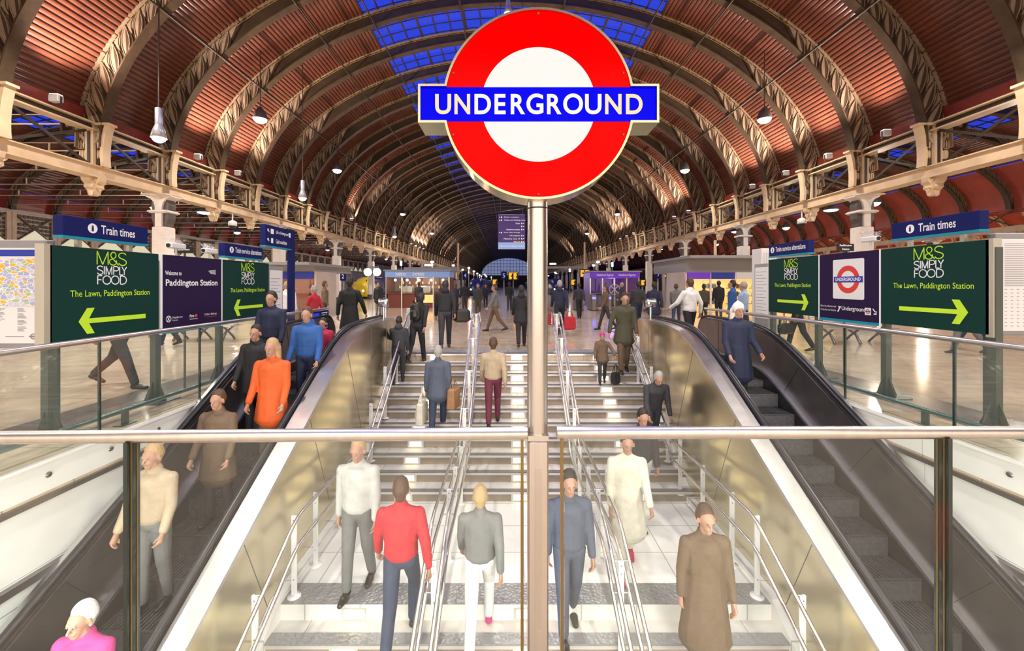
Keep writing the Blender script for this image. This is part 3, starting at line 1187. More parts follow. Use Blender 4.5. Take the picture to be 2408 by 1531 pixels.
def soft(a, b, k=.16):
    return -k * math.log(math.exp(-a / k) + math.exp(-b / k))


T30 = math.tan(R(30))
deck = lambda y: soft(-3.35 + T30 * y, .87)
step_z = lambda y: soft(-4.25 + T30 * y, 0, .1)
NEWEL = 9.62

# the lamps under the concourse slab that light the lower hall and the landing
for i, x in enumerate((-3.2, -1.1, 1.4, 3.6)):
    o = thing('ceiling_light', (x, 1.55, -.4), 'strip light fixed under the near edge of the concourse floor', 'ceiling light', 'strip lights under the concourse edge')
    MB().cbox(x - .75, x + .75, 1.42, 1.68, -.44, -.35, .02).build('housing', 'white_plastic', o)
    MB().box(x - .7, x + .7, 1.44, 1.66, -.447, -.44).build('diffuser', 'lamp_glow', o)
    light('strip_light', 'AREA', (x, 1.62, -.47), 140, (1, .95, .88), o, (x * .9, 4.9, -1.9), 1.4, .2)

# upper flight
st = MB()
x0, x1 = XC - SW, XC + SW
tread, riser, nose = MB(), MB(), MB()
def step(y_front, y_back, z):
    tread.box(x0, x1, y_front, y_back, z - .04, z)
    nose.box(x0, x1, y_front - .012, y_front + .075, z - .012, z + .004)
    nose.box(x0, x1, y_front - .012, y_front - .004, z - .05, z - .012, 1)
    riser.box(x0, x1, y_front + .015, y_front + .045, z - RS, z - .04)
for k in range(0, 11):
    yf = Y1 - k * TR
    step(yf, yf + TR + .02, -k * RS)
yl = [ZL1 - TR * k for k in range(9)]
for k, yf in enumerate(yl):
    if k:
        step(yf, yf + TR + .02, LAND - k * RS)
    else:
        riser.box(x0, x1, yf + .015, yf + .045, LAND - RS, LAND - .04)
stairs = thing('staircase', (XC, Y1, 0), 'wide pale stone staircase going down from the concourse in the middle of the well', 'staircase')
stairs['kind'] = 'structure'
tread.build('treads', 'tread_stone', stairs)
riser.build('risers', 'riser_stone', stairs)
nose.build('nosings', ['nosing', 'nosing_line'], stairs)
lm = MB().box(x0, x1, ZL1, ZL0 + .03, LAND - .2, LAND)
lm.build('landing', 'landing_stone', stairs)
MB().box(x0, x1, ZL1, ZL1 + .33, LAND, LAND + .004).box(x0, x1, ZL1 - TR - .013, ZL1 - TR + .13, LAND - RS - .013, LAND - RS + .009).build('checker_strip', 'checker_plate', stairs)
# stone kerbs along both sides of the flights
kb = MB()
for sg in (-1, 1):
    xa, xb = sorted((XC + sg * SW, XC + sg * (SW - .11)))
    kb.extr([(xa, Y1, 0), (xa, Y1, .02), (xa, ZL0 + .02, LAND + .08), (xa, ZL1, LAND + .06), (xa, 2.2, LAND + .06 - (ZL1 - 2.2) / TR * RS),
             (xa, 2.2, LAND - .3 - (ZL1 - 2.2) / TR * RS), (xa, ZL1, LAND - .3), (xa, ZL0, LAND - .2)], (xb - xa, 0, 0))
kb.build('kerb', 'landing_stone', stairs)
struct('floor_lower', MB().box(-12, 12, -14, ZL1 - 8 * TR + .3, LAND - 9 * RS - .2, LAND - 9 * RS), 'landing_stone')
LOW = LAND - 9 * RS
tc_ = MB().box(XC - WELL, XC + WELL, ZL1 - 3, Y1, LOW - .3, LOW - .2)
struct('floor_pit', tc_, 'grey_paint')
struct('wall_pit', MB().box(XC - WELL, XC + WELL, Y1 + .02, Y1 + .2, LOW, -.35), 'grey_paint')

# lights let into the risers, three columns of them
stp = thing('step_light', (0, 0, 0), '', 'step light')
MB().box(-.135, .135, -.02, .0, -.065, .065).box(-.15, .15, -.012, 0, -.08, .08).build('frame', 'nosing_line', stp)
g_ = MB()
for r_ in range(3):
    for c_ in range(8):
        g_.box(-.108 + c_ * .0275, -.108 + c_ * .0275 + .022, -.026, -.019, -.045 + r_ * .032, -.045 + r_ * .032 + .022)
g_.build('lens', 'step_glow', stp)
n_ = 0
for cx, cn in ((-1.93, 'left'), (0, 'middle'), (1.93, 'right')):
    for k in range(13):
        yf, zz = (Y1 - k * TR, -k * RS) if k < 11 else (yl[k - 11], LAND - (k - 11) * RS)
        o = stp if n_ == 0 else copy_tree(stp)
        n_ += 1
        o.location = (XC + cx, yf + .014, zz - .1)
        wh = 'the %s riser from the top' % ORD[k].replace('nearest', 'first') if k < 11 else ('the riser below the landing' if k == 11 else 'the second riser below the landing')
        o['label'] = 'small lit lamp let into %s, %s flight' % (wh, cn)
        o['group'] = 'lamps in the stair risers'

# tubular handrails on flat white posts
def line_z(y):
    """stair nosing level under a handrail, level beyond the top and on the landing"""
    if y >= Y1:
        return 0.
    if y >= ZL0:
        return -(Y1 - y) / TR * RS * 1.0
    if y >= ZL1:
        return LAND
    return LAND - (ZL1 - y) / TR * RS


def rail_path(x, h, ya, yb):
    ks = [yb, Y1 + .02, ZL0 + .28, ZL1 + .05, ya]
    ks = [k for k in ks if ya <= k <= yb]
    pts = []
    for i, k in enumerate(ks):
        z = {True: line_z(k)}[True] + h
        if abs(k - (ZL0 + .28)) < 1e-6:
            z = LAND + h
        pts.append(Vector((x, k, z)))
    # round the bends
    out = [pts[0]]
    for i in range(1, len(pts) - 1):
        a, b_, c_ = pts[i - 1], pts[i], pts[i + 1]
        r_ = min(.16, (a - b_).length * .45, (c_ - b_).length * .45)
        p, q = b_ + (a - b_).normalized() * r_, b_ + (c_ - b_).normalized() * r_
        for u in sub(0, 1, 4):
            out.append(p * (1 - u) ** 2 + b_ * 2 * u * (1 - u) + q * u ** 2)
    out.append(pts[-1])
    return out


def handrail(x, double, label):
    o = thing('stair_handrail', (x, Y1, 0), label, 'handrail', 'handrails of the staircase')
    offs = (-.085, .085) if double else ((.07,) if x < XC else (-.07,))
    yb = Y1 + (.32 if double else .25)
    for d in offs:
        for h in (.95, .62):
            pts = rail_path(x + d, h, 2.3, yb)
            if h > .9:
                end = pts[0]
                loop = [end + Vector((0, .10 * math.sin(a), -.165 + .165 * math.cos(a))) for a in sub(math.pi, 0, 8)]
                pts = loop + pts
            MB().tube(pts, .021, 10).build('rail' if h > .9 else 'lower_rail', 'steel', o)
    ys = [Y1 + .2, Y1 - .75, Y1 - 1.6, Y1 - 2.45, ZL0 + .05, ZL0 - .75, ZL0 - 1.55 , ZL1 + .12, ZL1 - .62, ZL1 - 1.5]
    if double:
        ys = [Y1 + .15, Y1 - .8, Y1 - 1.7, Y1 - 2.55, ZL0 - .05, ZL0 - .8, ZL1 + .75, ZL1 - .35, ZL1 - 1.3]
    for y in ys:
        z = line_z(y)
        zf = z - (.1 if ZL0 < y < Y1 or y < ZL1 else 0)
        p = MB().cbox(x - .03, x + .03, y - .012, y + .012, zf, z + .93, .004)
        p.lathe([(.075, zf), (.075, zf + .012), (.03, zf + .02)], (x, y, 0), 14)
        pp = p.build('post', 'rail_paint', o)
        b_ = MB()
        for d in offs:
            for h in (.925, .595):
                b_.tube([(x, y, z + h), (x + d * .9, y, z + h)], .009, 6)
        for hh in (.2, .5, .8, .88):
            b_.lathe([(.008, -.016), (.008, .016)], (x, y, z + hh), 8, ax='Y')
        b_.build('bracket', 'steel', pp)
    return o


handrail(XC - SW + .2, False, 'steel handrail on white posts along the left wall of the stairs')
handrail(XC + SW - .2, False, 'steel handrail on white posts along the right wall of the stairs')
handrail(XC - .97, True, 'double steel handrail dividing the left flight from the middle one')
handrail(XC + .97, True, 'double steel handrail dividing the middle flight from the right one')

# ---- escalators
def path(fn, ya, yb, n=44):
    return [(y, fn(y)) for y in sub(ya, yb, n)]


def newel(r, top, y):
    """round end of a balustrade, from the top forward and down to the floor"""
    return [(y + r * math.sin(a), top - r + r * math.cos(a)) for a in sub(0, math.pi * .88, 12)]


YA = 1.9
def escalator(sg, label):
    side = 'left' if sg < 0 else 'right'
    X = lambda d: XC + sg * d
    o = thing('escalator', (X(3.78), 8.6, 0), label, 'escalator')
    mn = lambda a_, b_: sorted((X(a_), X(b_)))
    for inner in (True, False):
        c0, c1, ch, cp_, cs = (2.86, 3.10, 3.15, 3.20, 3.28) if inner else (4.55, 4.45, 4.41, 4.36, 4.28)
        bal = 'inner' if inner else 'outer'
        # flat steel capping
        top = path(deck, YA, NEWEL)
        cap_ = top + newel(.40, .87, NEWEL)[1:]
        a_, b_ = mn(c0, c1)
        low = [(y, z - .05) for y, z in top] + [(y_ + (NEWEL - y_) * .12, z_ - (z_ - .47) * .12) for y_, z_ in newel(.40, .87, NEWEL)[1:]]
        MB().bandx(cap_, low, a_, b_, smooth=True).build('capping', 'steel_deck', o)
        # moving handrail with its guide
        hr = MB()
        hp = [(y, z + .045) for y, z in top] + [(y, z) for y, z in newel(.45, .915, NEWEL)[1:]]
        hr.tube([(X(ch), y, z) for y, z in hp], .042, 10, ell=(1.0, .72))
        hr.build('handrail', 'rubber', o)
        g = MB()
        gp = [(y, z - .0) for y, z in top] + newel(.405, .87, NEWEL)[1:]
        xa, xb = mn(ch - .035, ch + .035)
        g.bandx(gp, [(y, z - .05) for y, z in top] + newel(.36, .82, NEWEL)[1:], xa, xb)
        g.build('handrail_guide', 'steel_dark', o)
        # inner panel facing the steps, with joints square to the slope
        xa, xb = mn(cp_ - .02, cp_ + .0)
        bot = [(y, step_z(y) + .16) for y, z in top]
        nw = newel(.39, .86, NEWEL)[1:]
        pn = MB()
        n = len(top)
        pts_t = [(y, z - .02) for y, z in top] + nw
        pts_b = bot + [(min(NEWEL + .1, NEWEL + .02 * i), .16 if i < len(nw) - 1 else .1) for i in range(1, len(nw) + 1)]
        pn.bandx(pts_t, pts_b, xa, xb)
        pn.build('inner_panel', 'steel_dark', o)
        jn = MB()
        for yj in (2.6, 3.9, 5.2, 6.5, 7.8, 9.0):
            za, zb = deck(yj) - .04, None
            sl = min(1, max(0, (8.0 - yj) / .6)) * T30
            d = .7
            yb_ = yj + d * sl * .9
            e_ = .004
            x_ = X(cp_ + (.001 if inner else -.021))
            x2 = X(cp_ + (.0015 if inner else -.0215))
            xs = sorted((x_, x2))
            jn.bar((x_, yj, za), (x_, yb_, step_z(yb_) + .17), .004, .006, (1, 0, 0))
        jn.build('panel_joints', 'black', o)
        # skirt strip along the steps
        xa, xb = mn(cp_, cs)
        MB().bandx(path(lambda y: step_z(y) + .2, YA, NEWEL), path(lambda y: step_z(y) + .15, YA, NEWEL), xa, xb, smooth=True).build('skirt_cap', 'steel_deck', o)
        xa, xb = mn(cs - .012, cs + .012)
        MB().bandx(path(lambda y: step_z(y) + .17, YA, NEWEL), path(lambda y: step_z(y) - .1, YA, NEWEL), xa, xb).build('skirt', 'black', o)
        if inner:
            # brushed steel side towards the stairs
            xa, xb = mn(2.862, 2.88)
            tp = [(y, z - .03) for y, z in top] + newel(.40, .86, NEWEL)[1:]
            fl_ = [(y, line_z(y) - .35) for y, z in top] + [(NEWEL + .1 + .02 * i, 0.0) for i in range(12)]
            MB().bandx(tp, fl_, xa, xb).build('side_cladding', 'clad_steel', o)
            jn = MB()
            for yj in (2.7, 4.2, 5.6, 6.9, 8.1, 9.1):
                sl = min(1, max(0, (8.0 - yj) / .6)) * T30
                z0_ = deck(yj) - .05
                d = (z0_ - line_z(yj)) * .78
                jn.bar((X(2.861), yj, z0_), (X(2.861), yj + d * sl * .75, z0_ - d), .004, .006, (1, 0, 0))
            jn.build('cladding_joints', 'nosing', o)
        else:
            xa, xb = mn(4.53, 4.55)
            MB().bandx([(y, z - .03) for y, z in top], [(y, z - .9) for y, z in top], xa, xb).build('outer_cladding', 'rail_paint', o)
    # steps
    xa, xb = mn(3.295, 4.265)
    k = 0
    y = 2.1
    while y < 8.4:
        z = step_z(y + .2)
        s_ = MB().box(xa, xb, y, y + .40, z - .28, z - .02)
        for i in range(24):
            xx = xa + (xb - xa) * (i + .25) / 24
            s_.box(xx, xx + (xb - xa) / 48, y, y + .398, z - .02, z)
        s_.box(xa, xb, y - .002, y + .012, z - .012, z + .001, 1)
        s_.build('step', ['step_metal', 'steel_dark'], o)
        y += .40
    MB().box(xa - .1, xb + .1, 8.5, NEWEL + .5, -.06, .004).build('landing_plate', 'steel_panel', o)
    MB().box(xa, xb, 8.36, 8.5, -.02, .006).build('comb', 'yellow', o)
    # steel post with a drum shaped sensor on the inner newel
    xs = X(2.98)
    sn = thing('sensor_post', (xs, 9.3, .87), 'small steel drum sensor on a stem at the top of the %s escalator' % side, 'sensor', 'drum sensors on the escalators')
    MB().tube([(xs, 9.3, .87), (xs, 9.3, 1.14)], .028, 12).build('stem', 'steel', sn)
    MB().lathe([(.0, -.1), (.085, -.1), (.095, -.085), (.095, .085), (.085, .1), (0, .1)], (xs, 9.3, 1.23), 24, ax='X').build('drum', 'steel', sn)
    MB().box(xs - .05, xs + .05, 9.19, 9.21, 1.2, 1.26).build('window', 'nosing', sn)
    wp = thing('white_post', (X(2.62), 10.15, 0), 'slim white post standing at the head of the %s side of the stairs' % side, 'post', 'slim white posts at the stair head')
    MB().cbox(X(2.62) - .045, X(2.62) + .045, 10.1, 10.2, 0, 1.06, .008).build('shaft', 'rail_paint', wp)
    MB().lathe([(.09, 0), (.09, .015), (.06, .02)], (X(2.62), 10.15, 0), 16).build('base', 'steel', wp)
    return o


esc_l = escalator(-1, 'left escalator with dark steel sides crowded with people')
esc_r = escalator(1, 'right escalator with dark steel sides and one person riding')
# passenger notice on the left newel
nx = XC - 4.36 + .022
pl_ = Plane((nx, 9.32, .24), (0, 1, 0))
no = thing('escalator_notice', (nx, 9.3, .3), 'dark blue passenger notice with white pictograms on the left escalator newel', 'notice')
q = MB()
pl_.slab(q, 0, 0, .32, .58, .006)
q.build('panel', 'plum', no)
q = MB()
for i in range(7):
    pl_.rect(q, .03, .04 + i * .06, .075, .085 + i * .06, .003)
    pl_.rect(q, .10, .065 + i * .06, .25 - .02 * (i % 3), .075 + i * .06, .003)
pl_.text(q, 'Please stand', .03, .50, .22, None, .003)
pl_.text(q, 'on the right', .03, .465, .2, None, .003)
q.build('lettering', 'sign_white', no)

# ---- walls of the well beyond the escalators
for sg, side in ((-1, 'left'), (1, 'right')):
    xa = XC + sg * (WELL - .006)
    w_ = MB()
    a_, b_ = sorted((xa, xa + sg * .3))
    w_.box(a_, b_, Y0 - 12, Y1 + .4, -.31, -.004)
    struct('wall_well_%s_fascia' % side, w_, 'wall_panel')
    w_ = MB().box(a_ + .03 * (sg > 0), b_ - .03 * (sg < 0), Y0 - 12, Y1 + .4, -1.0, -.31)
    struct('wall_well_%s' % side, w_, 'wall_panel')
    w_ = MB().box(a_ + .03 * (sg > 0), b_ - .03 * (sg < 0), Y0 - 12, Y1 + .4, LOW, -1.0)
    struct('wall_well_%s_tiles' % side, w_, 'wall_tile')
    t_ = MB()
    for z, h in ((-.34, .05), (-1.02, .07)):
        xx = sorted((xa - sg * .03, xa + sg * .03))
        t_.box(xx[0], xx[1], Y0 - 12, Y1 + .4, z - h, z)
    struct('trim_%d' % (2 if sg < 0 else 3), t_, 'steel_dark')
    t_ = MB()
    for k in range(14):
        y = Y0 + .35 + k * .62
        t_.lathe([(.028, 0), (.024, .012), (.0, .012)], (xa, y, -.16), 14, ax='X') if sg < 0 else t_.lathe([(.028, 0), (.024, -.012), (.0, -.012)], (xa, y, -.16), 14, ax='X')
    struct('trim_%d' % (4 if sg < 0 else 5), t_, 'steel_dark')

# ---- glass balustrades
RAILZ = 1.09
for sg, side in ((-1, 'left'), (1, 'right')):
    xa = XC + sg * (WELL - .02)
    o = thing('glass_balustrade', (xa, 6, 0), 'long glass balustrade with steel handrail along the %s side of the well' % side, 'balustrade')
    MB().tube([(xa, Y0, RAILZ - .03), (xa, Y1 + .15, RAILZ - .03)], .03, 14).build('handrail', 'steel_satin', o)
    js = [Y0 + .05, 3.0, 4.44, 5.88, 7.3, 8.72, Y1 + .1]
    for a_, b_ in zip(js[:-1], js[1:]):
        g = MB().box(xa - .008, xa + .008, a_ + .008, b_ - .008, -.02, RAILZ - .04)
        g.build('pane', 'glass', o)
    for y in js[1:-1]:
        MB().box(xa - .010, xa + .010, y - .011, y + .011, -.02, RAILZ - .04).build('joint', 'glass_edge', o)
    MB().box(xa - .02, xa + .02, Y0, Y1 + .1, -.03, .0).build('shoe', 'rail_paint', o)
    # teal kick rail on short posts between glass and sign boards
    xk = XC + sg * (WELL + .13)
    o = thing('kick_rail', (xk, 6, 0), 'low teal tube rail on stub posts along the floor at %s' % side, 'rail')
    MB().tube([(xk, Y0 + .2, .17), (xk, 9.4, .17)], .026, 12).build('tube', 'teal_rail', o)
    for y in (2.6, 4.9, 6.7, 8.5):
        MB().box(xk - .012, xk + .012, y - .04, y + .04, .008, .16).box(xk - .06, xk + .06, y - .09, y + .09, .003, .012).build('stub_post', 'post_green', o)

# small blue panel hung inside the far end of the left balustrade
xq = XC - WELL + .06
o = thing('barrier_notice', (xq, 9.5, .84), 'blue panel with white lines hung at the far end of the left glass balustrade', 'notice')
MB().box(xq - .008, xq + .008, 8.95, 10.0, .84, 1.03).build('panel', 'navy', o)
q = MB()
pq = Plane((xq + .008, 8.95, .84), (0, 1, 0))
pq.rect(q, .66, .13, .98, .15)
for i in range(3):
    pq.rect(q, .7, .03 + i * .03, .84 + .05 * (i % 2), .042 + i * .03)
    pq.rect(q, .9, .03 + i * .03, .93, .05 + i * .03)
q.build('lettering', 'sign_white', o)
q = MB()
pq.rect(q, .2, .02, .55, .15)
q.build('blue_field', 'blue_neon_dim', o)

YF = 1.65
def front_glass(xa, xb, joints, label, ya, yb):
    o = thing('glass_balustrade', ((xa + xb) / 2, YF, 0), label, 'balustrade')
    yy = lambda x: ya + (yb - ya) * (x - xa) / (xb - xa)
    MB().tube([(xa, ya, RAILZ - .03), (xb, yb, RAILZ - .03)], .0245, 20).build('handrail', 'steel_satin', o)
    js = [xa + .02] + joints + [xb - .02]
    for a_, b_ in zip(js[:-1], js[1:]):
        u = (a_ + .01, b_ - .01)
        q = MB().extr([(u[0], yy(u[0]) - .006, .02), (u[1], yy(u[1]) - .006, .02), (u[1], yy(u[1]) - .006, RAILZ - .045), (u[0], yy(u[0]) - .006, RAILZ - .045)], (0, .012, 0))
        q.build('pane', 'glass_front', o)
    for x in joints:
        q = MB().box(x - .008, x + .008, yy(x) - .028, yy(x) + .028, .0, RAILZ - .045, 0)
        q.box(x - .011, x + .011, yy(x) - .016, yy(x) - .010, 0, RAILZ - .045, 1)
        q.box(x - .011, x + .011, yy(x) + .010, yy(x) + .016, 0, RAILZ - .045, 1)
        q.build('joint', ['glass_edge', 'bronze_edge'], o)
    e_ = xa + .02 if xa > 0 else xb - .02
    MB().box(e_ - .006, e_ + .006, yy(e_) - .01, yy(e_) + .01, .02, RAILZ - .045).build('edge_trim', 'bronze_edge', o)
    MB().box(xa, xb, YF - .05, YF + .05, 0, .03).build('shoe', 'steel', o)


front_glass(-4.36, .075, [-2.95, -1.456], 'front glass balustrade with steel rail at left of the sign pole', 1.55, 1.645)
front_glass(.193, 4.76, [1.729, 3.25], 'front glass balustrade with steel rail at right of the sign pole', 1.655, 1.66)

# ---- the round station sign on its pole
SX, SY = .118, 1.68
PZ = EYE + (668 - 252) * YF / F
sg_ = thing('roundel_sign', (SX, SY, 0), 'large lit red ring sign with blue bar reading UNDERGROUND on a steel pole', 'sign')
MB().lathe([(.041, 1.0), (.041, PZ - .36)], (SX, SY, 0), 28).build('pole', 'steel', sg_)
q = MB().cbox(SX - .040, SX + .040, SY - .05, SY + .05, .0, 1.035, .006)
q.extr([(SX - .04, SY - .05, 1.035), (SX + .04, SY - .05, 1.035), (SX + .04, SY + .05, 1.035), (SX - .04, SY + .05, 1.035)], (0, 0, .02))
bx = q.build('base_box', 'steel_satin', sg_)
MB().box(SX - .012, SX + .012, SY - .056, SY - .05, .3, .93).build('cover_strip', 'steel', bx)
MB().lathe([(.0425, 1.03), (.0425, 1.04)], (SX, SY, 0), 24).lathe([(.0425, PZ - .395), (.0425, PZ - .40)], (SX, SY, 0), 24).build('joint_line', 'black', sg_)
RR, BW, BH = .372, .467, .075   # ring radius, half bar width, half bar height
# casing: outline of disc plus bar
def outline(r, bw, bh, n=40):
    a0 = math.asin(bh / r)
    pts = []
    for i in range(n + 1):
        a = a0 + (math.pi - 2 * a0) * i / n
        pts.append((r * math.cos(a), r * math.sin(a)))
    pts += [(-bw, bh), (-bw, -bh)]
    for i in range(n + 1):
        a = math.pi + a0 + (math.pi - 2 * a0) * i / n
        pts.append((r * math.cos(a), r * math.sin(a)))
    pts += [(bw, -bh), (bw, bh)]
    return pts
O1, O0 = outline(RR, BW, BH), outline(RR - .009, BW - .009, BH - .009)
yf_ = SY - .055
c_ = MB()
c_.band([(SX + x, PZ + z) for x, z in O1], [(SX + x, PZ + z) for x, z in O0], yf_ - .012, SY + .075, closed=True)
c_.build('casing', 'brass', sg_)
pf = Plane((SX, yf_, PZ), (1, 0, 0))
pb = Plane((SX, SY + .07, PZ), (-1, 0, 0))
fm = {k_: MB() for k_ in ('red_ring', 'white_disc', 'blue_bar', 'letters', 'lc')}
for pn_ in (pf, pb):
    ri, ro = .2235, RR - .008
    bh = BH - .008
    for sgn in (1, -1):
        n = 40
        a0, a1 = math.asin(bh / ro), math.asin(bh / ri)
        vs, fs = [], []
        for i in range(n + 1):
            u = i / n
            A0, A1 = a0 + (math.pi - 2 * a0) * u, a1 + (math.pi - 2 * a1) * u
            vs += [pn_.at(ro * math.cos(A0), sgn * ro * math.sin(A0), .0), pn_.at(ri * math.cos(A1), sgn * ri * math.sin(A1), .0)]
        fm['red_ring'].add(vs, [(2 * i, 2 * i + 1, 2 * i + 3, 2 * i + 2) for i in range(n)])
        pn_.poly(fm['white_disc'], [(ri * math.cos(a1 + (math.pi - 2 * a1) * i / n), sgn * ri * math.sin(a1 + (math.pi - 2 * a1) * i / n)) for i in range(n + 1)], .0)
    pn_.rect(fm['blue_bar'], -(BW - .008), -bh, BW - .008, bh, .001)
    word = 'UNDERGROUND'
    # letter widths set from the sign itself; the outer ones are yellowed
    xs_ = [(-.402, -.340), (-.327, -.266), (-.249, -.185), (-.171, -.128), (-.108, -.052), (-.047, .019), (.033, .090), (.096, .173), (.181, .245), (.259, .323), (.340, .405)]
    for ch, (la, lb) in zip(word, xs_):
        yel = ch if la < -.33 or la > .25 or abs(la + .327) < .01 else ''
        pn_.text(fm['lc' if yel else 'letters'], ch, la, -.040, lb - la, .079 if ch not in 'GO' else .081, .004, .022, res=6)
fm['red_ring'].build('red_ring', 'roundel_red', sg_)
fm['white_disc'].build('white_disc', 'roundel_white', sg_)
fm['blue_bar'].build('blue_bar', 'roundel_blue', sg_)
o = fm['letters'].build('lettering', 'letter_white', sg_)
o = fm['lc'].build('lettering', 'letter_cream', sg_)
o['label'] = 'yellowed cream outer letters'
bk = MB()
for a in (90, 160, 20, 200, 340, 270):
    bk.ball((SX + (RR - .02) * math.cos(R(a)), yf_ - .004, PZ + (RR - .02) * math.sin(R(a))), .005, 8, 5)
bk.build('screws', 'bronze_edge', sg_)

# ------------------------------------------------------------------ direction boards beside the well
def arrow(pl, mb, u0, u1, v, flip=False, hh=.15, th=.058):
    """long arrow; the head is an open chevron"""
    s_ = -1 if flip else 1
    tip = u1 if flip else u0
    tail = u0 if flip else u1
    a_ = .155
    pts = [(tip, v), (tip + s_ * a_ * .62, v + hh), (tip + s_ * a_ * 1.2, v + hh), (tip + s_ * a_ * .78, v + th / 2), (tail, v + th / 2),
           (tail, v - th / 2), (tip + s_ * a_ * .78, v - th / 2), (tip + s_ * a_ * 1.2, v - hh), (tip + s_ * a_ * .62, v - hh)]
    q = [pl.at(x, y, .003) for x, y in pts]
    mb.add(q, [(0, 1, 2, 3), (0, 3, 6), (3, 4, 5, 6), (0, 6, 7, 8)])


def ms_panel(pl, u, o, flip):
    """dark green shop panel with its lettering and a lime arrow"""
    q = MB()
    pl.slab(q, u, 0, u + 1.38, 1.09, .05)
    p = q.build('green_panel', 'ms_green', o)
    lm_, wt = MB(), MB()
    # thin strokes: the letters are drawn with narrow bars
    st_ = .0125
    def ln(mb, *pts, w_=st_):
        for (a_, b_), (c_, d_) in zip(pts[:-1], pts[1:]):
            t = Vector((c_ - a_, d_ - b_))
            if t.length < 1e-6:
                continue
            n = Vector((-t.y, t.x)).normalized() * w_ / 2
            mb.add([pl.at(a_ + n.x, b_ + n.y, .003), pl.at(a_ - n.x, b_ - n.y, .003), pl.at(c_ - n.x, d_ - n.y, .003), pl.at(c_ + n.x, d_ + n.y, .003)], [(0, 1, 2, 3)])
    def arc(mb, cx, cy, rx, ry, a0, a1, n=22):
        ln(mb, *[(cx + rx * math.cos(R(a0 + (a1 - a0) * i / n)), cy + ry * math.sin(R(a0 + (a1 - a0) * i / n))) for i in range(n + 1)])
    def ess(mb, x, y, w_, h):
        arc(mb, x + w_ / 2, y + h * .745, w_ / 2, h * .245, 25, 205, 14)
        ln(mb, (x + w_ * .05, y + h * .64), (x + w_ * .25, y + h * .56), (x + w_ * .78, y + h * .44), (x + w_ * .96, y + h * .34))
        arc(mb, x + w_ / 2, y + h * .255, w_ / 2, h * .255, 20, -165, 14)
    x, y, h = u + .505, .905, .160
    ln(lm_, (x, y), (x, y + h), (x + .068, y), (x + .136, y + h), (x + .136, y))
    # ampersand
    ax_, ay = x + .205, y
    arc(lm_, ax_, ay + h * .76, .034, h * .23, -60, 240)
    ln(lm_, (ax_ - .02, ay + h * .56), (ax_ + .07, ay))
    ln(lm_, (ax_ + .014, ay + h * .53), (ax_ - .03, ay + h * .42))
    arc(lm_, ax_ - .005, ay + h * .24, .047, h * .24, 130, 395)
    ess(lm_, x + .275, y, .105, h)
    x, y, h = u + .508, .785, .103
    ess(wt, x, y, .068, h)
    ln(wt, (x + .085, y), (x + .085, y + h))
    ln(wt, (x + .108, y), (x + .108, y + h), (x + .145, y), (x + .182, y + h), (x + .182, y))
    ln(wt, (x + .205, y), (x + .205, y + h), (x + .24, y + h))
    arc(wt, x + .24, y + h * .74, .032, h * .26, 90, -90, 10)
    ln(wt, (x + .24, y + h * .48), (x + .205, y + h * .48))
    ln(wt, (x + .285, y + h), (x + .285, y), (x + .33, y))
    ln(wt, (x + .315, y + h), (x + .348, y + h * .5), (x + .38, y + h))
    ln(wt, (x + .348, y + h * .5), (x + .348, y))
    y = .668
    ln(wt, (x + .004, y), (x + .004, y + h), (x + .06, y + h))
    ln(wt, (x + .004, y + h * .52), (x + .05, y + h * .52))
    for k in (0, 1):
        arc(wt, x + .118 + k * .108, y + h / 2, .05, h / 2, 0, 360, 26)
    ln(wt, (x + .295, y), (x + .295, y + h), (x + .325, y + h))
    arc(wt, x + .325, y + h / 2, .053, h / 2, 90, -90, 14)
    ln(wt, (x + .325, y), (x + .295, y))
    pl.text(lm_, 'The Lawn, Paddington Station', u + .2, .50, 1.03, .098, .003, .004)
    arrow(pl, lm_, u + .29, u + 1.17, .24, flip)
    lm_.build('lime_lettering', 'lime', p)
    wt.build('white_lettering', 'sign_white', p)


def mini_roundel(pl, q, cx, cy, r, ms):
    """ring and bar emblem"""
    pl.ring(q, cx, cy, r * .62, r, .004, 0)
    pl.rect(q, cx - r * 1.28, cy - r * .21, cx + r * 1.28, cy + r * .21, .006, 1)


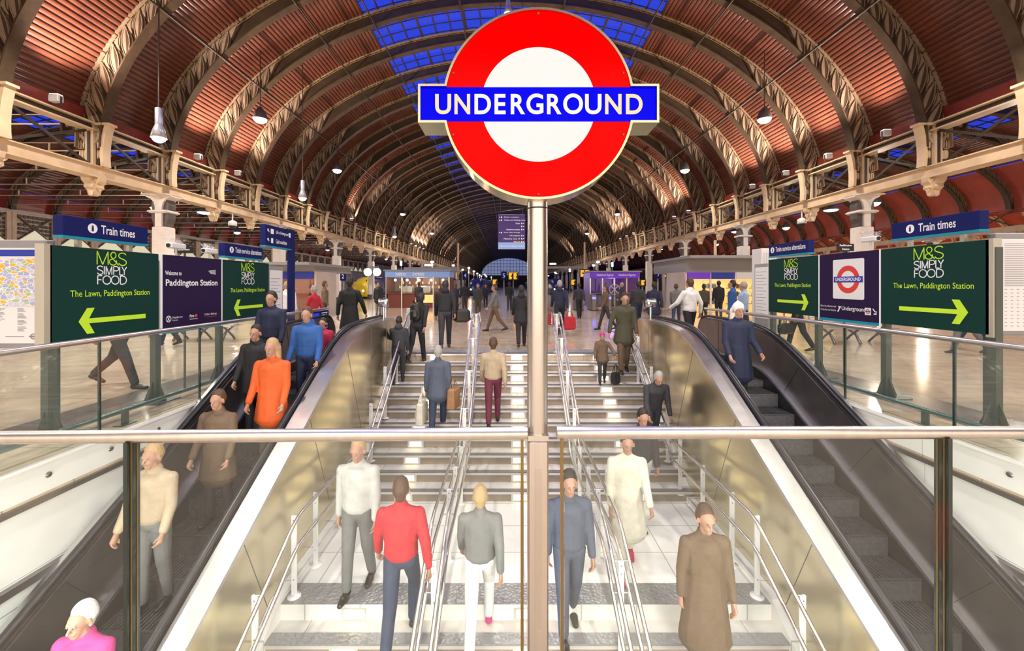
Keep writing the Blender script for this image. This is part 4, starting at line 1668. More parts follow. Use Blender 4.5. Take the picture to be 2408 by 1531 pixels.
def board(sg, label):
    L = sg < 0
    X = -4.9 if L else 5.5
    y0, y1 = (4.42, 8.5) if L else (4.72, 8.8)
    zb = .98 if L else 1.07
    pl = Plane((X, y0 if L else y1, zb), (0, 1 if L else -1, 0))
    o = thing('direction_board', (X, (y0 + y1) / 2, 0), label, 'direction board')
    ue = 4.08
    n1, n2 = (.06, 2.73) if L else (0.0, 2.65)
    near_u = 0 if L else ue - .06
    ms_panel(pl, n1 - .02 if L else n1, o, not L)
    ms_panel(pl, n2, o, not L)
    q = MB()
    m0, m1 = (n1 + 1.40, n2 - .03) if L else (n1 + 1.41, n2 - .03)
    pl.slab(q, m0 + .03, 0, m1, 1.09, .05)
    mid = q.build('middle_panel', 'plum', o)
    q = MB()
    pl.slab(q, m0 + .02, -.045, m1, -.002, .05)
    q.build('blue_strip', 'cyan', o)
    q = MB()
    for u in (m0, m1):
        pl.slab(q, u - .0, -.05, u + .028, 1.095, .055)
    q.build('seam_strip', 'sign_white', o)
    q = MB()
    pl.slab(q, near_u - .02, -.03, near_u + .055, 1.10, .10)
    q.build('end_frame', 'sign_frame', o)
    q, r_ = MB(), MB()
    if L:
        pl.text(q, 'Welcome to', m0 + .07, .80, .30, .062, .003, .015)
        pl.text(q, 'Paddington Station', m0 + .08, .615, 1.06, .125, .003, .022)
        for i in range(4):
            pl.poly(q, [(m0 + .93 + i * .01, .885 - i * .014), (m0 + 1.1, .905 - i * .022), (m0 + 1.1, .895 - i * .022), (m0 + .94 + i * .02, .878 - i * .014)])
        pl.ring(q, m0 + .13, .165, .038, .047, .003)
        pl.poly(q, [(m0 + .105, .135), (m0 + .113, .13), (m0 + .155, .195), (m0 + .147, .2)])
        pl.poly(q, [(m0 + .147, .13), (m0 + .155, .135), (m0 + .113, .2), (m0 + .105, .195)])
        pl.text(q, 'Heathrow', m0 + .20, .165, .19, .032)
        pl.text(q, 'Express', m0 + .20, .125, .10, .024)
        pl.text(q, 'First', m0 + .53, .155, .09, .045, .003, .02)
        pl.text(q, 'Great Western', m0 + .53, .12, .16, .02)
        pl.ring(r_, m0 + .66, .175, .0, .026, .003)
        pl.text(q, 'Chiltern Railways', m0 + .84, .155, .28, .042)
        pl.rect(r_, m0 + .84, .135, m0 + 1.12, .139)
        r_.build('red_marks', 'red_paint', mid)
    else:
        q2 = MB()
        cx = (m0 + m1) / 2 + .04
        c_ = .018
        a_, b_, y_a, y_b = cx - .31, cx + .31, .335, .985
        pl.poly(q2, [(a_ + c_, y_a), (b_ - c_, y_a), (b_, y_a + c_), (b_, y_b - c_), (b_ - c_, y_b), (a_ + c_, y_b), (a_, y_b - c_), (a_, y_a + c_)], .002)
        mini = m1 - .19
        pl.rect(q2, mini - .055, .105, mini + .055, .215)
        q2.build('white_plate', 'poster_white', mid)
        em = MB()
        mini_roundel(pl, em, cx, .655, .225, None)
        mini_roundel(pl, em, mini, .16, .036, None)
        em.build('roundel', ['red_paint', 'blue_paint'], mid)
        pl.text(q, 'UNDERGROUND', cx, .63, .50, .055, .008, .022, 'C')
        pl.text(q, 'Bakerloo, District and', m0 + .06, .185, .34, .034)
        pl.text(q, 'Circle line via Victoria', m0 + .06, .125, .34, .034)
        pl.text(q, 'Underground', m0 + .52, .13, .46, .088, .003, .012)
        pl.poly(q, [(m0 + .43, .12), (m0 + .455, .12), (m0 + .49, .19), (m0 + .505, .19), (m0 + .505, .21), (m0 + .475, .21), (m0 + .44, .14), (m0 + .43, .14)])
        pl.ring(q, m0 + .462, .205, 0, .012)
        e_ = m1 - .07
        pl.poly(q, [(e_ - .04, .2), (e_ - .028, .212), (e_ + .012, .166), (e_ + .0, .154)])
        pl.poly(q, [(e_ - .02, .12), (e_ + .03, .12), (e_ + .03, .175), (e_ + .014, .175), (e_ + .014, .137), (e_ - .02, .137)])
    q.build('white_lettering', 'sign_white', mid)
    # green-grey legs with gusset plates
    ys_ = (4.5, 5.86, 7.15, 8.42) if L else (4.76, 6.13, 7.46, 8.74)
    for y in ys_:
        x_ = X - sg * -.0 + (-.06 if L else .06)
        q = MB().box(x_ - .04, x_ + .04, y - .045, y + .045, 0.006, zb + 1.0)
        for s2 in (-1, 1):
            q.extr([(x_ - .005, y + s2 * .045, .3), (x_ - .005, y + s2 * .16, .008), (x_ - .005, y + s2 * .045, .008)], (.01, 0, 0))
        q.extr([(x_ + .04, y - .005, .3), (x_ + .16, y - .005, .008), (x_ + .04, y - .005, .008)], (0, .01, 0))
        q.extr([(x_ - .04, y - .005, .3), (x_ - .16, y - .005, .008), (x_ - .04, y - .005, .008)], (0, .01, 0))
        q.box(x_ - .2, x_ + .2, y - .2, y + .2, .003, .012)
        q.build('leg', 'post_green', o)
    return o


board(-1, 'left direction board: two dark green food shop panels around a purple welcome panel')
board(1, 'right direction board: two dark green food shop panels around a red ring emblem panel')


def sign_box(X, ya, yb, z0, z1, rows, label, disc=True, grp=None, legs=.1, side=None, name='sign_box'):
    """navy box sign with cyan lower edge; read from ya to yb"""
    L = yb > ya
    lo, hi = sorted((ya, yb))
    o = thing(name, (X, (lo + hi) / 2, z0 - legs), label, 'sign', grp)
    MB().cbox(X - .055, X + .055, lo, hi, z0, z1, .004).build('case', 'navy', o)
    MB().box(X - .058, X + .058, lo - .002, hi + .002, z0 - .03, z0 - .001).build('edge_strip', 'cyan', o)
    pl = Plane((X + (.055 if L else -.055), ya, z0), (0, 1 if L else -1, 0))
    q, k = MB(), MB()
    h = z1 - z0
    for kind, u, v, w_, hh, t in rows:
        if kind == 'i':
            pl.disc(q, u + hh / 2, v + hh / 2, hh / 2)
            pl.text(k, 'i', u + hh * .38, v + hh * .2, hh * .24, hh * .6, .004, .03)
        elif kind == 'b':
            pl.rect(q, u, v, u + w_, v + hh)
        elif kind == 'a':
            pl.poly(q, [(u, v + hh), (u + hh * .8, v + hh), (u + hh * .55, v + hh * .75), (u + hh, v + hh * .2), (u + hh * .8, v), (u + hh * .3, v + hh * .5), (u, v + hh * .2)])
        else:
            pl.text(q, t, u, v, w_, hh, .003, .014)
    q.build('lettering', 'sign_white', o)
    if k.v:
        k.build('info_letter', 'navy', o)
    if legs:
        q = MB()
        for y in (lo + (hi - lo) * .2, hi - (hi - lo) * .2):
            q.box(X - .02, X + .02, y - .025, y + .025, z0 - legs, z0 - .03)
        q.build('brackets', 'sign_frame', o)
    return o


sign_box(-4.93, 4.56, 5.64, 2.19, 2.41, [('i', .27, .055, 0, .115, ''), ('t', .43, .06, .45, .105, 'Train times')], 'navy box sign reading Train times on top of the left board', legs=.115)
sign_box(5.53, 5.95, 4.84, 2.29, 2.51, [('i', .215, .05, 0, .12, ''), ('t', .39, .055, .465, .11, 'Train times')], 'navy box sign reading Train times on top of the right board', legs=.125)
sign_box(-4.93, 7.17, 8.28, 2.14, 2.36, [('i', .12, .06, 0, .11, ''), ('t', .27, .07, .79, .095, 'Train service alterations')], 'navy box sign reading Train service alterations above the left board', legs=.065)
sign_box(5.53, 8.75, 7.6, 2.23, 2.46, [('i', .06, .06, 0, .12, ''), ('t', .22, .075, .86, .1, 'Train service alterations')], 'navy box sign reading Train service alterations above the right board', legs=.065)
ls = sign_box(-4.95, 8.4, 9.42, 2.44, 2.86, [('a', .07, .27, 0, .07, ''), ('b', .19, .25, .11, .1, ''), ('t', .38, .255, .5, .085, 'Lift to Underground'), ('b', .9, .25, .07, .1, ''),
                                             ('a', .07, .08, 0, .07, ''), ('b', .2, .06, .08, .1, ''), ('t', .38, .07, .43, .085, 'Cash machines')],
              'navy box sign to lift and cash machines on a tall blue post', legs=0)
ls.location.z = 0
for k_ in KIDS[ls.name]:
    k_.location.z += 2.44
MB().box(-5.0, -4.9, 9.43, 9.58, 0, 2.88).build('post', 'navy', ls)

# small black station name plates and cameras on the boards
for X, y, z, lb in ((-5.06, 6.5, 2.13, 'small black Paddington name plate behind the left board'), (5.62, 6.95, 2.20, 'small black station name plate behind the right board')):
    o = thing('name_plate', (X, y, 0), lb, 'sign')
    MB().box(X - .14, X + .14, y - .01, y + .01, z, z + (.1 if X < 0 else .12)).build('plate', 'black', o)
    q = MB()
    p_ = Plane((X - .14, y - .01, z), (1, 0, 0))
    p_.text(q, 'Paddington', .04, .035 if X < 0 else .07, .2, .04, .003, .02)
    if X > 0:
        p_.text(q, 'Station', .08, .015, .12, .035, .003, .02)
    q.build('lettering', 'sign_white', o)
    MB().box(X - .012, X + .012, y + .012, y + .03, 0, z + .05).build('post', 'post_green', o)
for X, y, z, lb in ((-4.98, 6.25, 2.18, 'white camera above the middle of the left board'), (-4.98, 6.95, 2.16, 'white camera behind the left board near the alterations sign'), (5.58, 6.42, 2.30, 'white camera under bird spikes above the right board')):
    o = thing('camera', (X, y, z - .12), lb, 'security camera')
    MB().cbox(X - .05, X + .05, y - .14, y + .14, z, z + .08, .012).build('housing', 'white_plastic', o)
    MB().lathe([(.03, -.15), (.03, -.135)], (X, y, z + .04), 14, ax='Y').build('lens', 'black', o)
    MB().tube([(X, y, z - .12), (X, y, z)], .015, 8).build('stem', 'white_plastic', o)
    q = MB()
    for i in range(9):
        for s_ in (-1, 1):
            q.tube([(X, y - .12 + i * .03, z + .08), (X + s_ * .07, y - .12 + i * .03, z + .16)], .0025, 4)
    q.build('bird_spikes', 'steel', o)

# map board at far left, timetable board at far right
o = thing('map_board', (-6.3, 4.55, 0), 'back lit street map board with blue header at the left edge', 'map board')
MB().cbox(-7.6, -4.99, 4.5, 4.6, .96, 2.13, .01).build('frame', 'grey_paint', o)
pl = Plane((-7.52, 4.497, 1.01), (1, 0, 0))
q = MB()
pl.rect(q, 0, 0, 2.49, 1.03)
q.build('poster', 'poster_white', o)
q = MB()
pl.rect(q, 0, .94, 2.49, 1.01, .004)
q.build('header_band', 'blue_paint', o)
q = MB()
pl.rect(q, .3, .40, 2.42, .91, .004)
q.build('street_map', 'street_map', o)
q = MB()
for c_ in range(9):
    for i in range(18):
        if (c_ * 7 + i * 3) % 5 and i < 19 - (c_ % 4) * 3:
            pl.rect(q, .35 + c_ * .235, .37 - i * .014, .35 + c_ * .235 + .06 + .05 * ((i * 5 + c_) % 4) / 4, .376 - i * .014, .004)
pl.ring(q, 2.4, .075, .022, .032, .004)
pl.rect(q, 2.355, .067, 2.445, .083, .005)
pl.rect(q, 1.2, .06, 1.28, .09, .004)
pl.rect(q, 2.1, .07, 2.3, .076, .004)
q.build('print', 'print_grey', o)
MB().box(-7.5, -7.4, 4.5, 4.6, 0.0, .96).box(-5.15, -5.05, 4.62, 4.7, 0, 1.2).build('leg', 'post_green', o)
o = thing('timetable_board', (7, 4.85, 0), 'white timetable board of fine print at the right edge', 'timetable board')
MB().cbox(5.62, 8.2, 4.8, 4.9, 1.06, 2.24, .01).build('frame', 'grey_paint', o)
pl = Plane((5.68, 4.797, 1.11), (1, 0, 0))
q = MB()
pl.rect(q, 0, 0, 2.45, 1.06)
q.build('poster', 'poster_white', o)
q = MB()
for i in range(46):
    for c_ in range(6):
        if i < 24 or i % 2:
            for s_ in range(5):
                if i >= 24 or s_ == 0:
                    a_ = .03 + c_ * .4 + s_ * .07
                    pl.rect(q, a_, 1.0 - i * .021, a_ + (.28 if i < 24 else .03), 1.0 - i * .021 + .006, .003)
q.build('print', 'print_grey', o)
MB().box(8.0, 8.1, 4.82, 4.88, 0, 1.06).box(5.66, 5.74, 4.91, 4.97, 0, 1.2).build('leg', 'post_green', o)
# white cabinet and poster behind the far end of the right board, notice behind the left one
o = thing('white_cabinet', (6.35, 10.1, 0), 'tall pale grey cabinet behind the far end of the right board', 'cabinet')
MB().cbox(6.02, 6.4, 9.9, 10.3, 0, 2.5, .01).build('body', 'white_plastic', o)
q = MB()
for i in range(9):
    q.box(6.05 + i * .04, 6.055 + i * .04, 9.895, 9.9, .2, 2.4)
q.build('ribs', 'grey_paint', o)
for x, y, z0, z1, lb in ((5.62, 9.15, .9, 2.1, 'narrow white notice board at the far end of the right board'), (-4.98, 8.85, .75, 2.02, 'pale notice board with pink heading behind the left board')):
    o = thing('notice_board', (x, y, 0), lb, 'notice board')
    MB().cbox(x - .05, x + .05, y - .2 if x > 0 else y - .28, y + .28, 0.0, z1, .01).build('frame', 'grey_paint', o)
    L = x < 0
    pl = Plane((x + (.052 if L else -.052), y - .24 if L else y + .24, z0), (0, 1 if L else -1, 0))
    q = MB()
    pl.rect(q, 0, 0, .48, z1 - z0 - .08)
    q.build('poster', 'poster_white', o)
    q = MB()
    for i in range(14):
        pl.rect(q, .04, .1 + i * .07, .3 + .1 * (i % 2), .11 + i * .07, .003)
    q.build('print', 'print_grey', o)

# round metal benches beyond the boards
for x, y, lb in ((-8.9, 12.2, 'metal bench seen under the left board'), (9.6, 11.6, 'metal bench seen under the right board')):
    o = thing('bench', (x, y, 0), lb, 'bench')
    q = MB()
    for i in range(8):
        q.box(x - .95, x + .95, y - .28 + i * .075, y - .235 + i * .075, .43, .45)
    q.build('seat', 'steel', o)
    q = MB()
    for i in range(6):
        q.box(x - .95, x + .95, y + .33 + i * .012, y + .345 + i * .012, .5 + i * .065, .54 + i * .065)
    q.build('backrest', 'steel', o)
    for s_ in (-.7, 0, .7):
        MB().tube([(x + s_ - .0, y - .25, .02), (x + s_, y - .1, .25), (x + s_, y + .25, .42)], .035, 10).tube([(x + s_, y + .3, .02), (x + s_, y + .1, .2), (x + s_, y - .2, .42)], .03, 10).build('leg', 'steel_dark', o)
    MB().tube([(x - 1, y - .32, .44), (x + 1, y - .32, .44)], .022, 8).build('front_rail', 'steel', o)

# ------------------------------------------------------------------ the middle distance
# hanging direction sign
y = 16.0
a_, b_ = P(1171, 505, y), P(1235, 587, y)
o = thing('hanging_sign', ((a_.x + b_.x) / 2, y, b_.z), 'purple direction sign hanging on wires left of the pole', 'hanging sign')
MB().cbox(a_.x, b_.x, y - .07, y + .07, b_.z, a_.z, .01).build('case', 'purple', o)
pl = Plane((a_.x, y - .07, b_.z), (1, 0, 0))
W_, H_ = b_.x - a_.x, a_.z - b_.z
q, q2, q3 = MB(), MB(), MB()
for i, (t, al, yel) in enumerate((('Station reception', 'L', 0), ('Toilets and Waiting room', 'L', 0), ('Taxis', 'R', 0), ('', 'R', 0), ('Heathrow trains', 'R', 0), ('First class lounge', 'L', 0), ('Left luggage', 'R', 0), ('Platforms 12 to 14', 'R', 0), ('Way out', 'R', 1))):
    v = H_ * .90 - i * H_ * .088
    if t:
        w_ = len(t) * .034
        pl.text(q2 if yel else q, t, W_ * .22 if al == 'L' else W_ * .8, v, w_, .055, .004, .01, al)
    if al == 'R':
        pl.rect(q2 if yel else q, W_ * .85, v, W_ * .89, v + .055, .004)
        pl.rect(q2 if yel else q, W_ * .92, v + .015, W_ * .96, v + .04, .004)
    else:
        pl.rect(q, W_ * .04, v + .015, W_ * .08, v + .04, .004)
        pl.rect(q, W_ * .11, v, W_ * .15, v + .055, .004)
pl.rect(q3, .01, .02, W_ - .01, H_ * .2, .004)
pl.text(q, 'Welcome to Paddington Station', W_ / 2, H_ * .07, W_ * .9, .06, .006, .01, 'C')
q.build('lettering', 'sign_white', o)
q2.build('yellow_line', 'led_orange', o)
q3.build('lower_band', 'kiosk_blue', o)
MB().tube([(a_.x + .1, y, a_.z), (a_.x + .1, y, NY + NB + .5)], .012, 5).tube([(b_.x - .1, y, a_.z), (b_.x - .1, y, NY + NB + .5)], .012, 5).build('wire', 'iron', o)

# white dome cameras under the girders
for x, y, lb in ((XC - GX + .15, 22.3, 'white dome camera hanging under the left girder'), (XC + GX - .15, 21.5, 'white dome camera hanging under the right girder')):
    o = thing('dome_camera', (x, y, 5.46), lb, 'security camera')
    MB().tube([(x, y, 5.47), (x, y, 5.05)], .03, 8).build('stem', 'white_plastic', o)
    MB().lathe([(.08, .28), (.2, .2), (.21, 0), (.17, -.02)], (x, y, 4.78), 18).build('housing', 'white_plastic', o)
    MB().lathe([(.16, 0), (.12, -.12), (0.01, -.17)], (x, y, 4.76), 18).build('dome', 'black', o)
# blue-white lamps under the girders
for i, (sgn, y, lb) in enumerate(((-1, 20.9, 'cool oval lamp under the left girder beside the dome camera'), (1, 20.2, 'cool oval lamp under the right girder beside the dome camera'), (1, 28.6, 'cool oval lamp under the right girder, second counting into the hall'), (1, 43, 'cool oval lamp under the right girder, third counting into the hall'), (-1, 46, 'cool oval lamp far under the left girder'))):
    x = XC + sgn * (GX + .35)
    o = thing('girder_lamp', (x, y, 5.3), lb, 'lamp', 'cool lamps under the girders')
    MB().lathe([(.05, .18), (.2, .12), (.34, 0), (.32, -.01)], (x, y, 5.25), 18).build('shade', 'bracket_grey', o)
    MB().ball((x, y, 5.24), (.3, .3, .09), 16, 8).build('bulb', 'cool_glow', o)
    MB().tube([(x, y, 5.4), (x - sgn * .2, y, 5.52)], .03, 8).build('arm', 'iron', o)

# platform numbers and orange departure screens on posts
for px, py, Y, n, lb in ((807, 650, 30, '2', 'in front of the left columns'), (929, 648, 34, '3', 'just above the left end of the coffee kiosk'), (1094, 648, 38, '4', 'beside the right end of the coffee kiosk'),
                         (1185, 648, 42, '5', 'close left of the sign pole'), (1397, 645, 36, '6', 'above the left end of the purple kiosk'), (1548, 645, 33, '7', 'right of the purple kiosk')):
    c_ = P(px, py, Y)
    o = thing('platform_sign', (c_.x, Y, 0), 'navy platform sign with white numeral %s, %s' % (n, lb), 'platform sign')
    w_, h = 6.5 * Y / F, 10 * Y / F
    MB().cbox(c_.x - w_, c_.x + w_, Y - .06, Y + .06, c_.z - h, c_.z + h, .01).build('panel', 'navy', o)
    pl = Plane((c_.x, Y - .06, c_.z), (1, 0, 0))
    q = MB()
    pl.text(q, n, 0, -h * .5, w_ * .85, h, .006, .015, 'C')
    q.build('numeral', 'sign_white', o)
    MB().box(c_.x - .05, c_.x + .05, Y + .065, Y + .16, 0, c_.z + h).build('post', 'grey_paint', o)
for i, (px, py, Y, n, lb) in enumerate(((776, 651, 29, 1, 'right of the left blue post'), (949, 646, 33, 2, 'above the coffee kiosk'), (1071, 649, 37, 2, 'beside platform sign 4'), (1207, 649, 41, 2, 'beside platform sign 5'),
                                        (1375, 643, 35, 2, 'beside platform sign 6'), (1348, 664, 44, 1, 'low and far right of the pole'), (1568, 645, 32, 2, 'beside platform sign 7'), (1512, 665, 38, 1, 'at the right end of the purple kiosk'), (1164, 664, 55, 1, 'low and far left of the pole'))):
    c_ = P(px, py, Y)
    w_, h = 5.6 * n * Y / F, (9 if n == 2 else 7) * Y / F
    o = thing('departure_screen', (c_.x, Y, 0), 'orange lit departure screen %s' % lb, 'departure screen', 'orange departure screens')
    MB().cbox(c_.x - w_ - .04, c_.x + w_ + .04, Y - .1, Y + .1, c_.z - h - .04, c_.z + h + .04, .01).build('case', 'black', o)
    pl = Plane((c_.x, Y - .1, c_.z), (1, 0, 0))
    q = MB()
    for s_ in range(n):
        xa = -w_ + s_ * 2 * w_ / n + .03
        xb = xa + 2 * w_ / n - .06
        for r_ in range(8):
            v = h - .05 - r_ * (2 * h - .08) / 8
            pl.rect(q, xa, v - (2 * h - .1) / 8 * .62, xa + (xb - xa) * (.95 if r_ == 0 else .55 + .35 * ((r_ * 3 + s_) % 4) / 4), v, .006)
    q.build('lit_rows', 'led_orange', o)
    MB().box(c_.x - .05, c_.x + .05, Y + .105, Y + .2, 0, c_.z + h).build('post', 'grey_paint', o)

# steel portal frames with lamps
for i, (xa, xb, Y, z, lx) in enumerate(((950, 1076, 34, 632, 1009), (700, 768, 27, 632, 728), (1560, 1680, 30, 625, 1598), (1254, 1375, 45, 629, 1300))):
    a_, b_ = P(xa, z, Y), P(xb, z, Y)
    o = thing('portal_frame', ((a_.x + b_.x) / 2, Y, 0), 'grey steel portal frame %s' % ('over the coffee kiosk', 'by the left shops', 'in front of the right shops', 'just right of the pole')[i], 'portal frame')
    MB().box(a_.x, b_.x, Y - .1, Y + .1, a_.z - .12, a_.z + .12).build('beam', 'grey_paint', o)
    for x in (a_.x, b_.x):
        MB().box(x - .08, x + .08, Y - .08, Y + .08, 0, a_.z - .12).build('post', 'grey_paint', o)
    c_ = P(lx, z - 8, Y)
    MB().cbox(c_.x - .38, c_.x + .38, Y - .14, Y + .14, c_.z - .1, c_.z + .12, .02).build('lamp_box', 'white_plastic', o)
    MB().box(c_.x - .33, c_.x + .33, Y - .15, Y - .14, c_.z - .07, c_.z + .09).build('lamp_lens', 'step_glow', o)

# coffee kiosk
def kiosk(px0, px1, Y, ztop, depth, label, fascia, words, wall, inside, name):
    x0, x1 = (px0 - 1195) * Y / F, (px1 - 1195) * Y / F
    o = thing(name, ((x0 + x1) / 2, Y + depth / 2, 0), label, 'kiosk')
    MB().box(x0 - .15, x1 + .15, Y - .15, Y + depth + .15, ztop, ztop + .1).build('roof', 'grey_paint', o)
    f = MB().cbox(x0 - .05, x1 + .05, Y - .12, Y + depth, ztop - .42, ztop - .02, .01).build('fascia', fascia, o)
    pl = Plane((x0, Y - .12, ztop - .42), (1, 0, 0))
    q = MB()
    for t, u, w_ in words:
        pl.text(q, t, (x1 - x0) * u, .1, w_, .2, .006, .02, 'C')
    q.build('lettering', 'sign_white', f)
    n = 4
    for i in range(n + 1):
        x = x0 + (x1 - x0) * i / n
        MB().box(x - .04, x + .04, Y - .04, Y + .04, 0, ztop - .42).build('post', 'steel', o)
    for i in range(n):
        xa, xb = x0 + (x1 - x0) * i / n + .05, x0 + (x1 - x0) * (i + 1) / n - .05
        MB().box(xa, xb, Y - .01, Y + .01, 1.0 if inside else .1, ztop - .45).build('pane', 'shop_glass' if inside else 'violet_glass', o)
    MB().box(x0, x1, Y + depth - .06, Y + depth, 0, ztop - .42).build('back_wall', wall, o)
    for x in (x0, x1):
        MB().box(x - .03, x + .03, Y + .1, Y + depth - .06, 0, ztop - .42).build('side_wall', wall, o)
    MB().box(x0 + .1, x1 - .1, Y + .05, Y + .6, 0, .96).box(x0 + .05, x1 - .05, Y - .02, Y + .68, .96, 1.0).build('counter', 'kiosk_wood' if inside else 'steel_dark', o)
    if inside:
        dc = MB().box(x0 + 2.05, x1 - 1.1, Y - .06, Y + .045, .35, .9).build('display_case', 'shop_glow', o)
        for z in (1.3, 1.62):
            MB().box(x0 + .2, x1 - .2, Y + depth - .4, Y + depth - .07, z, z + .03).build('shelf', 'kiosk_wood', o)
        q = MB()
        for i in range(16):
            x = x0 + .35 + i * (x1 - x0 - .7) / 15
            q.lathe([(.05, 0), (.06, .1), (.03, .18), (.03, .22)], (x, Y + depth - .25, 1.33 + (.32 if i % 2 else 0)), 8)
        q.build('jars', 'shop_glow', o)
        q = MB()
        for u in (.3, .6):
            x = x0 + (x1 - x0) * u
            q.cbox(x - .35, x + .35, Y + .7, Y + 1.1, 1.0, 1.5, .03)
        q.build('coffee_machine', 'steel', o)
        for i in range(5):
            x = x0 + .5 + i * (x1 - x0 - 1) / 4
            q = MB().ball((x, Y + .5, ztop - .62), .09, 10, 8).build('lamp', 'lamp_glow', o)
        light('kiosk_light', 'POINT', ((x0 + x1) / 2, Y + .8, ztop - .7), 90, (1, .7, .42), o, size=.3)
    else:
        MB().box(x0 + .3, x1 - .3, Y + depth - .2, Y + depth - .1, .3, ztop - .6).build('glow_panel', 'lit_purple', o)
        pl2 = Plane(((x0 + x1) / 2, Y - .012, 1.25), (1, 0, 0))
        q = MB()
        pl2.ring(q, 0, 0, .34, .4, .004)
        pl2.poly(q, [(-.26, -.22), (-.2, -.27), (.26, .22), (.2, .27)], .004)
        pl2.poly(q, [(.26, -.22), (.2, -.27), (-.26, .22), (-.2, .27)], .004)
        q.build('emblem', 'lamp_shade', o)
        light('kiosk_light', 'POINT', ((x0 + x1) / 2, Y + .8, ztop - .7), 60, (.75, .5, 1), o, size=.3)
    return o


kiosk(908, 1056, 29, 2.55, 2.6, 'glass coffee kiosk with pale blue fascia, left of centre', 'kiosk_blue', (('NERO', .24, .7), ('EXPRESS', .52, .8)), 'kiosk_wood', True, 'coffee_kiosk')
kiosk(1388, 1502, 30, 2.5, 2.4, 'purple glazed ticket kiosk right of the pole', 'violet_fascia', (('Heathrow Express', .3, 1.2), ('Heathrow Express', .75, 1.2)), 'lit_purple', False, 'ticket_kiosk')

# shop fronts left and right
def shop(x0, x1, Y, ztop, units, label, glow, fasc, name):
    o = thing(name, ((x0 + x1) / 2, Y, 0), label, 'shop')
    MB().box(x0, x1, Y, Y + 5, 2.3, ztop).box(x0 - .2, x1 + .2, Y - 1.0, Y + 5, ztop, ztop + .14).build('canopy', 'grey_paint', o)
    MB().box(x0, x1, Y + 2.4, Y + 2.5, 0, 2.3).build('back_wall', glow, o)
    MB().box(x0 - .1, x0, Y, Y + 2.5, 0, 2.3).box(x1, x1 + .1, Y, Y + 2.5, 0, 2.3).build('side_wall', 'wall_cream', o)
    n = len(units)
    for i, (t, fm_) in enumerate(units):
        xa, xb = x0 + (x1 - x0) * i / n, x0 + (x1 - x0) * (i + 1) / n
        f = MB().cbox(xa + .03, xb - .03, Y - .1, Y, 1.92, 2.28, .01).build('fascia', fm_, o)
        q = MB()
        Plane((xa, Y - .1, 1.92), (1, 0, 0)).text(q, t, (xb - xa) / 2, .1, min((xb - xa) * .7, len(t) * .12), .16, .006, .015, 'C')
        if q.v:
            q.build('lettering', 'sign_white', f)
        MB().box(xa + .08, xb - .08, Y - .01, Y + .01, .1, 1.9).build('pane', 'shop_glass', o)
        MB().box(xa - .05, xa + .05, Y - .05, Y + .05, 0, 1.92).build('mullion', 'steel', o)
        q = MB()
        for z in (.5, .95, 1.4):
            q.box(xa + .3, xb - .3, Y + 1.2, Y + 1.5, z, z + .04)
            for j in range(9):
                xx = xa + .4 + j * (xb - xa - .8) / 9
                q.box(xx, xx + (xb - xa) / 14, Y + 1.22, Y + 1.4, z + .04, z + .2 + .12 * ((j * 7 + i) % 3) / 3)
        q.build('shelves', 'print_grey' if i % 2 else 'kiosk_wood', o)
    light('shop_light', 'AREA', ((x0 + x1) / 2, Y + 1, 2.25), 130, (1, .72, .45), o, ((x0 + x1) / 2, Y + 1, 0), (x1 - x0) * .8, 1.5)
    return o


shop(-14.0, -10.0, 21.5, 2.6, (('Information', 'blue_paint'), ('', 'blue_paint'), ('', 'blue_paint')), 'row of glazed shop fronts with blue fascia behind the left board', 'kiosk_wood', None, 'information_shop')
shop(9.6, 17.5, 22.5, 3.0, (('', 'violet_fascia'), ('', 'blue_paint'), ('', 'poster_white'), ('', 'violet_fascia'), ('', 'yellow_fascia'), ('', 'yellow_fascia')), 'row of bright orange lit shops with purple and orange fascia at right', 'shop_glow', None, 'food_shop')

# round lit clock
c_ = P(866, 640, 44)
o = thing('clock', (c_.x, 44, 0), 'lit white round clock pair on a post left of the coffee kiosk', 'clock')
for dx in (0, .95):
    MB().lathe([(.42, -.1), (.46, -.08), (.46, .08), (.42, .1)], (c_.x + dx, 44, c_.z), 28, ax='Y').build('case', 'black', o)
    fc = MB().lathe([(0.001, -.105), (.42, -.105)], (c_.x + dx, 44, c_.z), 28, ax='Y').build('face', 'clock_face', o)
    MB().bar((c_.x + dx, 43.88, c_.z), (c_.x + dx + .1, 43.88, c_.z + .22), .03, .01, (0, 1, 0)).bar((c_.x + dx, 43.88, c_.z), (c_.x + dx - .28, 43.88, c_.z + .16), .02, .01, (0, 1, 0)).build('hands', 'black', fc)
MB().box(c_.x + .42, c_.x + .52, 44, 44.1, 0, c_.z + .6).box(c_.x - .1, c_.x + 1.05, 44, 44.1, c_.z + .5, c_.z + .6).build('post', 'grey_paint', o)

